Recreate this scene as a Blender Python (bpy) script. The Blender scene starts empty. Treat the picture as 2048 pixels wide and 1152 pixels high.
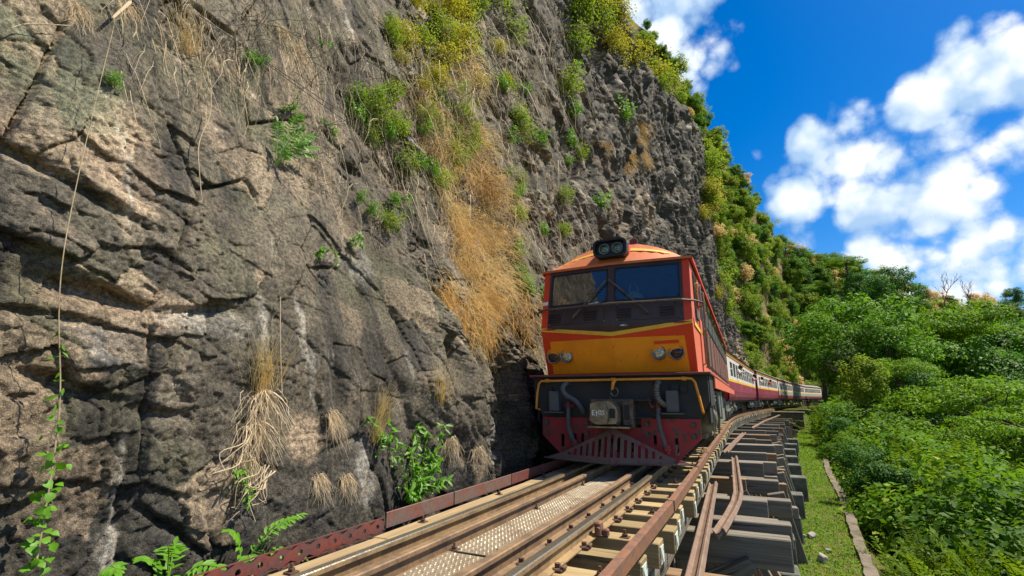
import bpy, bmesh, math, random
import numpy as np
from mathutils import Vector, Matrix
from mathutils.bvhtree import BVHTree

SC = bpy.context.scene
COL = SC.collection
R = math.radians

# ------------------------------------------------------------------ camera
CZ = 0.97                                   # eye height above the rail heads
FPX, PITCH = 986.0, math.atan(221 / 986.0)
cam_d = bpy.data.cameras.new('camera')
cam_d.sensor_width = 36.0
cam_d.lens = FPX / 2048 * 36.0
cam_d.clip_start = 0.05
cam_d.clip_end = 6000
cam = bpy.data.objects.new('camera', cam_d)
COL.objects.link(cam)
cam.location = (0, 0, CZ)
cam.rotation_euler = (math.pi / 2 + PITCH, 0, 0)
SC.camera = cam

# ------------------------------------------------------------------ sun and sky
SUN_EL, SUN_AZ = R(57), R(82)
sun_dir = Vector((math.sin(SUN_AZ) * math.cos(SUN_EL), math.cos(SUN_AZ) * math.cos(SUN_EL), math.sin(SUN_EL)))
sun_d = bpy.data.lights.new('sun', 'SUN')
sun_d.energy = 5.0
sun_d.angle = R(0.5)
sun_d.color = (1.0, 0.91, 0.74)
sun = bpy.data.objects.new('sun', sun_d)
COL.objects.link(sun)
sun.rotation_euler = (-sun_dir).to_track_quat('-Z', 'Y').to_euler()
SC.view_settings.view_transform = 'Standard'
SC.view_settings.look = 'None'
SC.view_settings.gamma = 1.0
SC.view_settings.exposure = 0.8
SC.view_settings.use_curve_mapping = False


def pix_ray(x, y):
    """direction through a point of the view, in the world"""
    v = (576 - y) / FPX
    u = (x - 1024) / FPX
    return Vector((u, math.cos(PITCH) - v * math.sin(PITCH), math.sin(PITCH) + v * math.cos(PITCH))).normalized()


def build_world():
    w = bpy.data.worlds.new('World')
    SC.world = w
    w.use_nodes = True
    nt = w.node_tree
    nt.nodes.clear()
    N, L = nt.nodes.new, nt.links.new

    def math_n(op, a, b=None, clamp=False):
        n = N('ShaderNodeMath'); n.operation = op; n.use_clamp = clamp
        for i, q in enumerate((a, b)):
            if q is None: continue
            if isinstance(q, (int, float)): n.inputs[i].default_value = q
            else: L(q, n.inputs[i])
        return n.outputs[0]

    def smooth(q, lo, hi, a=0.0, b=1.0):
        n = N('ShaderNodeMapRange'); n.interpolation_type = 'SMOOTHSTEP'
        L(q, n.inputs[0])
        for i, x in enumerate((lo, hi, a, b)): n.inputs[i + 1].default_value = x
        return n.outputs[0]

    sky = N('ShaderNodeTexSky')
    sky.sky_type = 'NISHITA'
    sky.sun_disc = False
    sky.sun_elevation = SUN_EL
    sky.sun_rotation = SUN_AZ
    sky.altitude = 300
    sky.air_density = 1.0
    sky.dust_density = 0.4
    sky.ozone_density = 3.0
    hs = N('ShaderNodeHueSaturation')
    hs.inputs['Saturation'].default_value = 1.5
    hs.inputs['Hue'].default_value = 0.507
    hs.inputs['Value'].default_value = 0.66
    L(sky.outputs[0], hs.inputs['Color'])

    tc = N('ShaderNodeTexCoord')
    d0 = tc.outputs['Generated']
    # cumulus heaps standing over the valley: direction and angular radius of every heap
    px = [(2010, 150, 100, 1), (1925, 140, 62, 1), (1850, 205, 58, 1), (1790, 240, 40, .9), (1960, 270, 130, .8),
          (1715, 300, 80, 1), (1650, 285, 45, 1), (1850, 340, 120, .78), (1620, 400, 55, 1), (1710, 410, 75, .9), (1825, 420, 85, .88),
          (1690, 470, 100, .74), (1612, 478, 36, 1), (1850, 535, 120, .8), (1980, 515, 110, .85), (2110, 500, 120, .8),
          (1340, 25, 95, 1), (1395, 15, 62, 1), (1355, 125, 55, .95), (1270, 60, 120, 1)]
    heaps = []
    for x, y, r, wgt in px:
        c = pix_ray(x, y); e = pix_ray(x + r, y); e2 = pix_ray(x, y + r)
        heaps.append((c, 0.5 * (c.angle(e) + c.angle(e2)), wgt))

    def noise(vec, sc, det, ro):
        n = N('ShaderNodeTexNoise'); n.inputs['Scale'].default_value = sc; n.inputs['Detail'].default_value = det; n.inputs['Roughness'].default_value = ro
        L(vec, n.inputs['Vector']); return n.outputs[0]

    def puffs(vec, det):
        v = N('ShaderNodeTexVoronoi'); v.feature = 'F1'; v.inputs['Scale'].default_value = 11.0
        v.inputs['Detail'].default_value = det; v.inputs['Roughness'].default_value = .55; v.inputs['Lacunarity'].default_value = 2.2
        L(vec, v.inputs['Vector'])
        return math_n('SUBTRACT', 0.95, v.outputs['Distance'])

    acc = None
    for c, a, wgt in heaps:
        dp = N('ShaderNodeVectorMath'); dp.operation = 'DOT_PRODUCT'
        L(d0, dp.inputs[0]); dp.inputs[1].default_value = c
        m = N('ShaderNodeMapRange'); m.interpolation_type = 'LINEAR'
        L(dp.outputs['Value'], m.inputs[0])
        m.inputs[1].default_value = math.cos(a * 2.05); m.inputs[2].default_value = 1.0
        m.inputs[3].default_value = 0; m.inputs[4].default_value = wgt
        acc = m.outputs[0] if acc is None else math_n('MAXIMUM', acc, m.outputs[0])
    # unseen sky carries similar scattered cloud, its cover raised to add white fill light
    gen = smooth(noise(d0, 1.7, 1, .5), 0.47, 0.66, 0, 0.9)
    sp = N('ShaderNodeVectorMath'); sp.operation = 'DOT_PRODUCT'
    L(d0, sp.inputs[0]); sp.inputs[1].default_value = pix_ray(1680, 240)
    away = smooth(sp.outputs['Value'], math.cos(0.62), math.cos(0.48), 1, 0)
    acc = math_n('MAXIMUM', acc, math_n('MULTIPLY', gen, away))
    n2 = math_n('ADD', math_n('MULTIPLY', noise(d0, 8.0, 7, .60), .62), math_n('MULTIPLY', puffs(d0, 1.5), .38))
    f0 = math_n('ADD', acc, math_n('MULTIPLY', math_n('SUBTRACT', n2, 0.345), 2.0))
    off = N('ShaderNodeVectorMath'); off.operation = 'ADD'
    L(d0, off.inputs[0]); off.inputs[1].default_value = (0.010, 0.0, 0.030)
    n5 = math_n('ADD', math_n('MULTIPLY', noise(off.outputs[0], 8.0, 3, .60), .62), math_n('MULTIPLY', puffs(off.outputs[0], 0.0), .38))
    alpha = smooth(f0, 0.44, 0.86)
    lit = math_n('ADD', math_n('MULTIPLY', math_n('SUBTRACT', n2, n5), 2.6), 0.40)
    lit = math_n('ADD', lit, smooth(acc, .35, 0.8, 0, .38), clamp=True)
    ramp = N('ShaderNodeValToRGB')
    ramp.color_ramp.elements[0].position = 0.12; ramp.color_ramp.elements[0].color = (2.9 / 8, 4.3 / 8, 6.2 / 8, 1)
    ramp.color_ramp.elements[1].position = 0.78; ramp.color_ramp.elements[1].color = (1, 1, 1, 1)
    e = ramp.color_ramp.elements.new(0.45); e.color = (5.2 / 8, 6.1 / 8, 7.2 / 8, 1)
    L(lit, ramp.inputs[0])
    br = N('ShaderNodeVectorMath'); br.operation = 'SCALE'; br.inputs['Scale'].default_value = 5.6
    L(ramp.outputs[0], br.inputs[0])
    mix = N('ShaderNodeMix'); mix.data_type = 'RGBA'
    L(alpha, mix.inputs['Factor']); L(hs.outputs[0], mix.inputs['A']); L(br.outputs[0], mix.inputs['B'])
    bg = N('ShaderNodeBackground'); bg.inputs['Strength'].default_value = 0.125
    L(mix.outputs['Result'], bg.inputs['Color'])
    out = N('ShaderNodeOutputWorld')
    L(bg.outputs[0], out.inputs['Surface'])


build_world()

# ------------------------------------------------------------------ helpers: objects
def link(o, parent=None):
    COL.objects.link(o)
    if parent is not None: o.parent = parent
    return o


def tag(o, label=None, cat=None, group=None, kind=None):
    if label: o['label'] = label
    if cat: o['category'] = cat
    if group: o['group'] = group
    if kind: o['kind'] = kind
    return o


def empty(name, loc=(0, 0, 0), rz=0.0, parent=None):
    o = bpy.data.objects.new(name, None)
    o.empty_display_size = 0.2
    link(o, parent)
    o.location = loc
    o.rotation_euler = (0, 0, rz)
    return o


def np_mesh(name, V, F, mats=(), smooth=False, attrs=None):
    """V (n,3) array, F (m,3) or (m,4) array or a list of such arrays"""
    Fs = F if isinstance(F, list) else [F]
    Fs = [np.asarray(f, dtype=np.int32) for f in Fs if len(f)]
    me = bpy.data.meshes.new(name)
    V = np.asarray(V, dtype=np.float32)
    me.vertices.add(len(V)); me.vertices.foreach_set('co', V.ravel())
    loops = np.concatenate([f.ravel() for f in Fs]); sizes = np.concatenate([np.full(len(f), f.shape[1], np.int32) for f in Fs])
    me.loops.add(len(loops)); me.loops.foreach_set('vertex_index', loops)
    me.polygons.add(len(sizes))
    st = np.zeros(len(sizes), np.int32); st[1:] = np.cumsum(sizes)[:-1]
    me.polygons.foreach_set('loop_start', st)
    if smooth: me.polygons.foreach_set('use_smooth', np.ones(len(sizes), bool))
    for m in mats: me.materials.append(m)
    if attrs:
        for k, a in attrs.items():
            at = me.color_attributes.new(k, 'FLOAT_COLOR', 'POINT')
            at.data.foreach_set('color', np.asarray(a, np.float32).ravel())
    me.update(calc_edges=True)
    me.validate()
    return me


class MB:
    """collects shapes for ONE mesh"""
    def __init__(s): s.v = []; s.f = []; s.m = []; s.mat = 0

    def add(s, vs, fs):
        b = len(s.v)
        s.v += [tuple(q) for q in vs]
        for f in fs: s.f.append(tuple(b + i for i in f)); s.m.append(s.mat)
        return s

    def box(s, c, size, M=None, bev=0.0):
        hx, hy, hz = [q / 2 for q in size]
        if bev <= 0:
            P = [(x, y, z) for x in (-hx, hx) for y in (-hy, hy) for z in (-hz, hz)]
            F = [(0, 1, 3, 2), (4, 6, 7, 5), (0, 4, 5, 1), (2, 3, 7, 6), (0, 2, 6, 4), (1, 5, 7, 3)]
        else:
            b = min(bev, hx * .9, hy * .9, hz * .9)
            P = []
            idx = {}
            for sx in (-1, 1):
                for sy in (-1, 1):
                    for sz in (-1, 1):
                        for a in range(3):
                            p = [sx * (hx - b), sy * (hy - b), sz * (hz - b)]
                            p[a] = (sx * hx, sy * hy, sz * hz)[a]
                            idx[(sx, sy, sz, a)] = len(P); P.append(tuple(p))
            I = idx; F = []
            F.append([I[(1, -1, -1, 0)], I[(1, 1, -1, 0)], I[(1, 1, 1, 0)], I[(1, -1, 1, 0)]])
            F.append([I[(-1, -1, -1, 0)], I[(-1, -1, 1, 0)], I[(-1, 1, 1, 0)], I[(-1, 1, -1, 0)]])
            F.append([I[(-1, 1, -1, 1)], I[(-1, 1, 1, 1)], I[(1, 1, 1, 1)], I[(1, 1, -1, 1)]])
            F.append([I[(-1, -1, -1, 1)], I[(1, -1, -1, 1)], I[(1, -1, 1, 1)], I[(-1, -1, 1, 1)]])
            F.append([I[(-1, -1, 1, 2)], I[(1, -1, 1, 2)], I[(1, 1, 1, 2)], I[(-1, 1, 1, 2)]])
            F.append([I[(-1, -1, -1, 2)], I[(-1, 1, -1, 2)], I[(1, 1, -1, 2)], I[(1, -1, -1, 2)]])
            for sx in (-1, 1):
                for sy in (-1, 1): F.append([I[(sx, sy, -1, 0)], I[(sx, sy, 1, 0)], I[(sx, sy, 1, 1)], I[(sx, sy, -1, 1)]])
            for sx in (-1, 1):
                for sz in (-1, 1): F.append([I[(sx, -1, sz, 0)], I[(sx, 1, sz, 0)], I[(sx, 1, sz, 2)], I[(sx, -1, sz, 2)]])
            for sy in (-1, 1):
                for sz in (-1, 1): F.append([I[(-1, sy, sz, 1)], I[(1, sy, sz, 1)], I[(1, sy, sz, 2)], I[(-1, sy, sz, 2)]])
            for sx in (-1, 1):
                for sy in (-1, 1):
                    for sz in (-1, 1): F.append([I[(sx, sy, sz, a)] for a in range(3)])
        if M is None: M = Matrix.Identity(3)
        c = Vector(c)
        return s.add([c + M @ Vector(p) for p in P], F)

    def tube(s, pts, rad, n=8, cap=True):
        pts = [Vector(p) for p in pts]
        rads = rad if isinstance(rad, (list, tuple)) else [rad] * len(pts)
        V = []; F = []
        t0 = (pts[1] - pts[0]).normalized()
        up = Vector((0, 0, 1)) if abs(t0.z) < .9 else Vector((1, 0, 0))
        a = t0.cross(up).normalized()
        for i, p in enumerate(pts):
            t = (pts[min(i + 1, len(pts) - 1)] - pts[max(i - 1, 0)])
            t = t.normalized() if t.length > 1e-9 else t0
            a = (a - t * a.dot(t))
            a = a.normalized() if a.length > 1e-6 else t.orthogonal().normalized()
            b = t.cross(a)
            for k in range(n):
                q = 2 * math.pi * k / n
                V.append(p + (a * math.cos(q) + b * math.sin(q)) * rads[i])
        for i in range(len(pts) - 1):
            for k in range(n):
                F.append((i * n + k, i * n + (k + 1) % n, (i + 1) * n + (k + 1) % n, (i + 1) * n + k))
        if cap:
            F.append(tuple(range(n))[::-1]); F.append(tuple((len(pts) - 1) * n + k for k in range(n)))
        return s.add(V, F)

    def cyl(s, a, b, r, n=16): return s.tube([a, b], r, n)

    def loft(s, rings, closed=True, cap=True):
        n = len(rings[0]); V = [p for r in rings for p in r]; F = []
        m = n if closed else n - 1
        for i in range(len(rings) - 1):
            for k in range(m):
                F.append((i * n + k, i * n + (k + 1) % n, (i + 1) * n + (k + 1) % n, (i + 1) * n + k))
        if cap and closed:
            F.append(tuple(range(n))[::-1]); F.append(tuple((len(rings) - 1) * n + k for k in range(n)))
        return s.add(V, F)

    def prism(s, poly, axis, a, b):
        """poly of 2D points swept along axis 0/1/2 from a to b"""
        def mk(p, q):
            p = list(p); p.insert(axis, q); return tuple(p)
        return s.loft([[mk(p, a) for p in poly], [mk(p, b) for p in poly]])

    def mesh(s, name, mats, smooth=False):
        me = bpy.data.meshes.new(name)
        me.from_pydata(s.v, [], s.f)
        for m in (mats if isinstance(mats, (list, tuple)) else [mats]): me.materials.append(m)
        if any(s.m): me.polygons.foreach_set('material_index', s.m)
        bm = bmesh.new(); bm.from_mesh(me)
        bmesh.ops.recalc_face_normals(bm, faces=bm.faces)
        bm.to_mesh(me); bm.free()
        if smooth: shade(me)
        me.update()
        return me

    def build(s, name, mats, parent=None, smooth=False):
        return link(bpy.data.objects.new(name, s.mesh(name, mats, smooth)), parent)


def shade(me, ang=35):
    me.polygons.foreach_set('use_smooth', [True] * len(me.polygons))
    try: me.set_sharp_from_angle(angle=R(ang))
    except Exception: pass


def inst(name, me, parent=None, loc=(0, 0, 0), rot=(0, 0, 0), sc=(1, 1, 1)):
    o = link(bpy.data.objects.new(name, me), parent)
    o.location = loc; o.rotation_euler = rot
    o.scale = sc if isinstance(sc, (tuple, list)) else (sc, sc, sc)
    return o


# ------------------------------------------------------------------ helpers: noise
_rng = np.random.RandomState(7)
_perm = _rng.permutation(256); _perm = np.concatenate([_perm, _perm, _perm])
_ga = _rng.rand(256) * 2 * np.pi; _gx, _gy = np.cos(_ga), np.sin(_ga)
_rv = _rng.rand(256, 6)


def perlin(x, y, seed=0):
    xi = np.floor(x).astype(np.int64); yi = np.floor(y).astype(np.int64)
    xf = x - xi; yf = y - yi
    u = xf * xf * xf * (xf * (xf * 6 - 15) + 10); v = yf * yf * yf * (yf * (yf * 6 - 15) + 10)
    def g(i, j):
        h = _perm[(_perm[(xi + i + seed * 17) & 255] + yi + j + seed * 31) & 255]
        return _gx[h] * (xf - i) + _gy[h] * (yf - j)
    a = g(0, 0); b = g(1, 0); c = g(0, 1); d = g(1, 1)
    a = a + u * (b - a); c = c + u * (d - c)
    return (a + v * (c - a)) * 1.45


def fbm(x, y, o=5, seed=0, gain=.5, lac=2.03, ridged=False):
    r = 0; a = 1.0; n = 0
    for i in range(o):
        p = perlin(x, y, seed + i)
        r = r + a * ((1 - 2 * np.abs(p)) if ridged else p); n += a
        a *= gain; x = x * lac + 11.3; y = y * lac + 5.7
    return r / n


def facets(x, y, seed=0):
    """voronoi cells: random height and tilt per cell, plus distance to the border"""
    xi = np.floor(x).astype(np.int64); yi = np.floor(y).astype(np.int64)
    f1 = np.full(x.shape, 9.0); f2 = np.full(x.shape, 9.0); idn = np.zeros(x.shape, np.int64)
    dx = np.zeros(x.shape); dy = np.zeros(x.shape)
    for i in (-1, 0, 1):
        for j in (-1, 0, 1):
            h = _perm[(_perm[(xi + i + seed * 13) & 255] + yi + j + seed * 29) & 255]
            ax = xi + i + .5 + (_rv[h, 0] - .5) * .9 - x; ay = yi + j + .5 + (_rv[h, 1] - .5) * .9 - y
            d = ax * ax + ay * ay
            c = d < f1
            f2 = np.where(c, f1, np.minimum(f2, d)); f1 = np.where(c, d, f1)
            idn = np.where(c, h, idn); dx = np.where(c, ax, dx); dy = np.where(c, ay, dy)
    edge = np.sqrt(f2) - np.sqrt(f1)
    r = _rv[idn]
    return (r[..., 2] - .5) * 2, (r[..., 3] - .5) * 2 * -dx, (r[..., 4] - .5) * 2 * -dy, edge, r[..., 5]


def sstep(a, b, x):
    t = np.clip((x - a) / (b - a), 0, 1)
    return t * t * (3 - 2 * t)


# ------------------------------------------------------------------ helpers: materials
MATS = {}


class NT:
    def __init__(s, name):
        s.m = bpy.data.materials.new(name); s.m.use_nodes = True
        s.t = s.m.node_tree; s.t.nodes.clear()
        s.out = s.t.nodes.new('ShaderNodeOutputMaterial')

    def n(s, k, **kw):
        q = s.t.nodes.new('ShaderNode' + k)
        for a, b in kw.items(): setattr(q, a, b)
        return q

    def l(s, a, b): s.t.links.new(a, b)

    def put(s, q, sock):
        if isinstance(q, bpy.types.NodeSocket): s.l(q, sock)
        elif isinstance(q, (tuple, list)): sock.default_value = tuple(q) + ((1,) if len(q) == 3 and sock.type == 'RGBA' else ())
        else: sock.default_value = q

    def coord(s, kind='Object', scale=(1, 1, 1), loc=(0, 0, 0)):
        tc = s.n('TexCoord'); mp = s.n('Mapping')
        s.l(tc.outputs[kind], mp.inputs[0]); mp.inputs['Scale'].default_value = scale; mp.inputs['Location'].default_value = loc
        return mp.outputs[0]

    def noise(s, vec, scale, detail=4, rough=.55, dist=0):
        q = s.n('TexNoise'); s.l(vec, q.inputs['Vector'])
        q.inputs['Scale'].default_value = scale; q.inputs['Detail'].default_value = detail
        q.inputs['Roughness'].default_value = rough; q.inputs['Distortion'].default_value = dist
        return q.outputs[0]

    def vor(s, vec, scale, feature='F1', out='Distance'):
        q = s.n('TexVoronoi', feature=feature); s.l(vec, q.inputs['Vector']); q.inputs['Scale'].default_value = scale
        return q.outputs[out]

    def rng(s, q, a, b, c=0., d=1., sm=True):
        r = s.n('MapRange'); r.interpolation_type = 'SMOOTHSTEP' if sm else 'LINEAR'
        s.l(q, r.inputs[0])
        for i, x in enumerate((a, b, c, d)): r.inputs[i + 1].default_value = x
        return r.outputs[0]

    def mix(s, f, a, b, mode='MIX'):
        q = s.n('Mix'); q.data_type = 'RGBA'; q.blend_type = mode
        s.put(f, q.inputs[0]); s.put(a, q.inputs[6]); s.put(b, q.inputs[7])
        return q.outputs[2]

    def mth(s, op, a, b=0., clamp=False):
        q = s.n('Math', operation=op, use_clamp=clamp)
        s.put(a, q.inputs[0]); s.put(b, q.inputs[1])
        return q.outputs[0]

    def ramp(s, f, stops):
        q = s.n('ValToRGB'); cr = q.color_ramp
        while len(cr.elements) < len(stops): cr.elements.new(.5)
        for e, (p, c) in zip(cr.elements, stops): e.position = p; e.color = tuple(c) + (1,)
        s.l(f, q.inputs[0]); return q.outputs[0]

    def bump(s, h, strength=.5, dist=.01, prev=None):
        q = s.n('Bump'); q.inputs['Strength'].default_value = strength; q.inputs['Distance'].default_value = dist
        s.l(h, q.inputs['Height'])
        if prev is not None: s.l(prev, q.inputs['Normal'])
        return q.outputs[0]

    def bsdf(s, col, rough=.6, metal=0., normal=None, spec=.5, **kw):
        q = s.n('BsdfPrincipled')
        s.put(col, q.inputs['Base Color']); s.put(rough, q.inputs['Roughness']); s.put(metal, q.inputs['Metallic'])
        q.inputs['Specular IOR Level'].default_value = spec
        for k, x in kw.items(): s.put(x, q.inputs[k])
        if normal is not None: s.l(normal, q.inputs['Normal'])
        return q

    def done(s, sh):
        s.l(sh.outputs[0] if not isinstance(sh, bpy.types.NodeSocket) else sh, s.out.inputs['Surface'])
        return s.m


def m_paint(name, col, dirt=(.07, .05, .04), amount=.35, rough=.45, scale=3., metal=0., chips=0., chipcol=(.03, .028, .025), spec=.4, streak=True, fadeamt=.22):
    t = NT(name)
    c = t.coord('Object')
    big = t.noise(c, scale, 5, .6)
    cs = t.coord('Object', (9, 9, .9))
    st = t.noise(cs, 1.6, 4, .6)
    fine = t.noise(c, 34, 4, .6)
    f = t.rng(big, .42, .75, 0, amount)
    if streak: f = t.mth('MAXIMUM', f, t.rng(st, .52, .78, 0, amount))
    base = t.mix(t.rng(fine, .3, .7, 0, .16), col, tuple(q * .72 for q in col))
    fade = t.mix(t.rng(t.noise(c, 1.1, 3), .4, .7, 0, fadeamt), base, tuple(min(1, q * .8 + .10) for q in col))
    k = t.mix(f, fade, dirt)
    if chips > 0:
        ch = t.rng(t.noise(c, 7, 7, .7), .64 - chips * .22, .67 - chips * .22)
        k = t.mix(ch, k, chipcol)
    rg = t.rng(big, .3, .7, rough, min(1, rough + .25))
    return t.done(t.bsdf(k, rg, metal, t.bump(fine, .25, .004), spec))


def m_metal(name, a, b, rough=.6, metal=.5, scale=6, bumpd=.004, spec=.4):
    t = NT(name); c = t.coord('Object')
    n1 = t.noise(c, scale, 6, .65); n2 = t.noise(c, scale * 7, 4, .6)
    k = t.mix(t.rng(n1, .35, .68), a, b)
    k = t.mix(t.rng(n2, .45, .75, 0, .45), k, tuple(q * .45 for q in b))
    return t.done(t.bsdf(k, t.rng(n1, .3, .7, rough * .8, min(1, rough * 1.25)), metal, t.bump(n2, .5, bumpd), spec))


def m_wood(name, a, b, axis=0, grain=28., rough=.85, dark=.35):
    """grain runs along the given local axis"""
    t = NT(name)
    oi = t.n('ObjectInfo')
    sc = [grain] * 3; sc[axis] = grain * .035
    tc = t.n('TexCoord')
    vm = t.n('VectorMath', operation='MULTIPLY_ADD')
    t.l(oi.outputs['Random'], vm.inputs[0]); vm.inputs[1].default_value = (37, 21, 13); t.l(tc.outputs['Object'], vm.inputs[2])
    mp = t.n('Mapping'); t.l(vm.outputs[0], mp.inputs[0]); mp.inputs['Scale'].default_value = sc
    g = t.noise(mp.outputs[0], 1.0, 5, .65, .6)
    mp2 = t.n('Mapping'); t.l(vm.outputs[0], mp2.inputs[0]); mp2.inputs['Scale'].default_value = [q * .35 for q in sc]
    crack = t.noise(mp2.outputs[0], 1.3, 3, .7, .3)
    blot = t.noise(vm.outputs[0], 3.0, 4, .6)
    k = t.mix(t.rng(g, .3, .72), a, b)
    k = t.mix(t.rng(blot, .4, .75, 0, .5), k, tuple(q * .6 for q in a))
    k = t.mix(t.rng(oi.outputs['Random'], 0, 1, 0, dark, False), k, tuple(q * .45 for q in b))
    k = t.mix(t.rng(crack, .62, .68, 0, .85), k, tuple(q * .18 for q in a))
    h = t.mth('SUBTRACT', g, t.rng(crack, .6, .68, 0, 1.6))
    return t.done(t.bsdf(k, rough, 0, t.bump(h, .7, .012), .25))


def m_leaf(name, a, b, c=None, trans=.35, rough=.5, objvar=.5, spec=.3, vein=False):
    t = NT(name)
    g = t.n('NewGeometry'); oi = t.n('ObjectInfo')
    k = t.mix(g.outputs['Random Per Island'], a, b)
    if c is not None:
        k = t.mix(t.rng(g.outputs['Random Per Island'], .80, .98), k, c)
    k = t.mix(t.rng(oi.outputs['Random'], 0, 1, 0, objvar, False), k, tuple(q * .55 for q in a))
    p = t.bsdf(k, rough, 0, None, spec)
    tr = t.n('BsdfTranslucent')
    t.l(t.mix(.5, k, tuple(min(1, q * 1.6) for q in b)), tr.inputs[0])
    ms = t.n('MixShader'); ms.inputs[0].default_value = trans
    t.l(p.outputs[0], ms.inputs[1]); t.l(tr.outputs[0], ms.inputs[2])
    return t.done(ms)


def m_plain(name, col, rough=.6, metal=0., spec=.4, nscale=20, var=.3):
    t = NT(name); c = t.coord('Object')
    n1 = t.noise(c, nscale, 5, .6)
    return t.done(t.bsdf(t.mix(t.rng(n1, .3, .75, 0, var), col, tuple(q * .4 for q in col)), rough, metal, t.bump(n1, .2, .004), spec))


def m_glass(name, tint=(.5, .6, .6), gloss=.22, body=.25, bodycol=(.01, .012, .012), grough=.03):
    t = NT(name)
    tr = t.n('BsdfTransparent'); tr.inputs[0].default_value = tuple(tint) + (1,)
    gl = t.n('BsdfGlossy'); gl.inputs['Roughness'].default_value = grough
    df = t.n('BsdfDiffuse'); df.inputs[0].default_value = tuple(bodycol) + (1,)
    m0 = t.n('MixShader'); m0.inputs[0].default_value = body
    t.l(tr.outputs[0], m0.inputs[1]); t.l(df.outputs[0], m0.inputs[2])
    lw = t.n('LayerWeight'); lw.inputs[0].default_value = .3
    f = t.rng(lw.outputs['Facing'], 0, 1, gloss, 1.0, False)
    m1 = t.n('MixShader'); t.l(f, m1.inputs[0]); t.l(m0.outputs[0], m1.inputs[1]); t.l(gl.outputs[0], m1.inputs[2])
    return t.done(m1)


# ------------------------------------------------------------------ the line of the track
P0 = (1.57, 7.58)


def heading(s):
    if s < 0: return 24.8 - .4 * s
    if s < 16: return 24.8
    if s < 32: return 24.8 + (s - 16) * .4
    if s < 100: return 31.2 + (s - 32) * .06
    return 35.28 + (s - 100) * .7


def _table():
    ds = .1
    def run(sgn, stop):
        x, y = P0; s = 0.0; o = []
        while s < stop:
            a = R(heading(sgn * (s + ds / 2)))
            x += sgn * ds * math.sin(a); y += sgn * ds * math.cos(a); s += ds
            o.append((sgn * s, x, y, heading(sgn * s)))
        return o
    return np.array(run(-1, 40)[::-1] + [(0, P0[0], P0[1], heading(0))] + run(1, 170))


TT = _table()


def track_np(s, lat, z):
    x = np.interp(s, TT[:, 0], TT[:, 1]); y = np.interp(s, TT[:, 0], TT[:, 2]); h = np.radians(np.interp(s, TT[:, 0], TT[:, 3]))
    return np.stack([x + lat * np.cos(h), y - lat * np.sin(h), z + 0 * x], -1)


def TP(s, lat=0., z=0.): return Vector(track_np(np.array(float(s)), lat, z))
def TH(s): return float(np.radians(np.interp(s, TT[:, 0], TT[:, 3])))
def RZ(s): return -TH(s)            # rotation that sends local +y along the track


def to_track(x, y):
    d = (TT[:, 1] - x) ** 2 + (TT[:, 2] - y) ** 2
    i = int(np.argmin(d)); h = R(TT[i, 3])
    return TT[i, 0], (x - TT[i, 1]) * math.cos(h) - (y - TT[i, 2]) * math.sin(h)

# ------------------------------------------------------------------ materials
def m_rock():
    t = NT('rock')
    at = t.n('Attribute', attribute_name='rock')
    c = t.coord('Object')
    n1 = t.noise(c, 5, 8, .68); n2 = t.noise(c, 30, 6, .7); n3 = t.noise(c, 130, 4, .65)
    vo = t.vor(t.coord('Object', (1, 1, 1)), 22, 'DISTANCE_TO_EDGE')
    k = at.outputs['Color']
    k = t.mix(t.rng(n2, .38, .62, .0, .95), k, t.mix(1.0, k, (.34, .35, .37), 'MULTIPLY'))
    k = t.mix(t.rng(n3, .52, .66, 0, .7), k, t.mix(1.0, k, (2.5, 2.35, 2.1), 'MULTIPLY'))
    k = t.mix(t.rng(n3, .30, .42, .6, 0), k, t.mix(1.0, k, (.3, .3, .3), 'MULTIPLY'))
    k = t.mix(t.rng(n1, .55, .72, 0, .45), k, t.mix(1.0, k, (1.5, 1.4, 1.2), 'MULTIPLY'))
    b = t.bump(n1, .6, .03)
    b = t.bump(n2, .9, .022, b)
    b = t.bump(t.rng(vo, 0, .05), .35, .01, b)
    b = t.bump(n3, .8, .012, b)
    return t.done(t.bsdf(k, .85, 0, b, .25))


def m_soil():
    t = NT('soil'); c = t.coord('Object')
    n1 = t.noise(c, .9, 6, .65); n2 = t.noise(c, 14, 5, .65)
    k = t.ramp(n1, [(.3, (.05, .075, .015)), (.5, (.10, .11, .025)), (.68, (.16, .11, .06))])
    k = t.mix(t.rng(n2, .4, .75, 0, .7), k, (.03, .04, .012))
    return t.done(t.bsdf(k, .95, 0, t.bump(n2, .8, .05), .1))


M = {}
M['rock'] = m_rock()
M['soil'] = m_soil()


def m_scrub():
    t = NT('scrubby slope'); c = t.coord('Object')
    n1 = t.noise(c, .12, 6, .65); n2 = t.noise(c, 1.6, 6, .65)
    k = t.ramp(n1, [(.32, (.07, .10, .02)), (.5, (.17, .16, .05)), (.62, (.30, .20, .11)), (.75, (.36, .30, .23))])
    k = t.mix(t.rng(n2, .4, .7, 0, .7), k, (.05, .07, .018))
    return t.done(t.bsdf(k, .95, 0, t.bump(n2, 1, .5), .1))


M['scrub'] = m_scrub()


def m_concrete(name, a, b, moss=(.05, .07, .02), mo=.5):
    t = NT(name); c = t.coord('Object')
    n1 = t.noise(c, 2.2, 6, .65); n2 = t.noise(c, 26, 5, .7)
    k = t.mix(t.rng(n1, .3, .7), a, b)
    k = t.mix(t.rng(t.noise(c, 4.4, 5, .6), .5, .72, 0, mo), k, moss)
    k = t.mix(t.rng(n2, .5, .8, 0, .5), k, tuple(q * .4 for q in a))
    return t.done(t.bsdf(k, .9, 0, t.bump(n2, .6, .012), .2))


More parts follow.
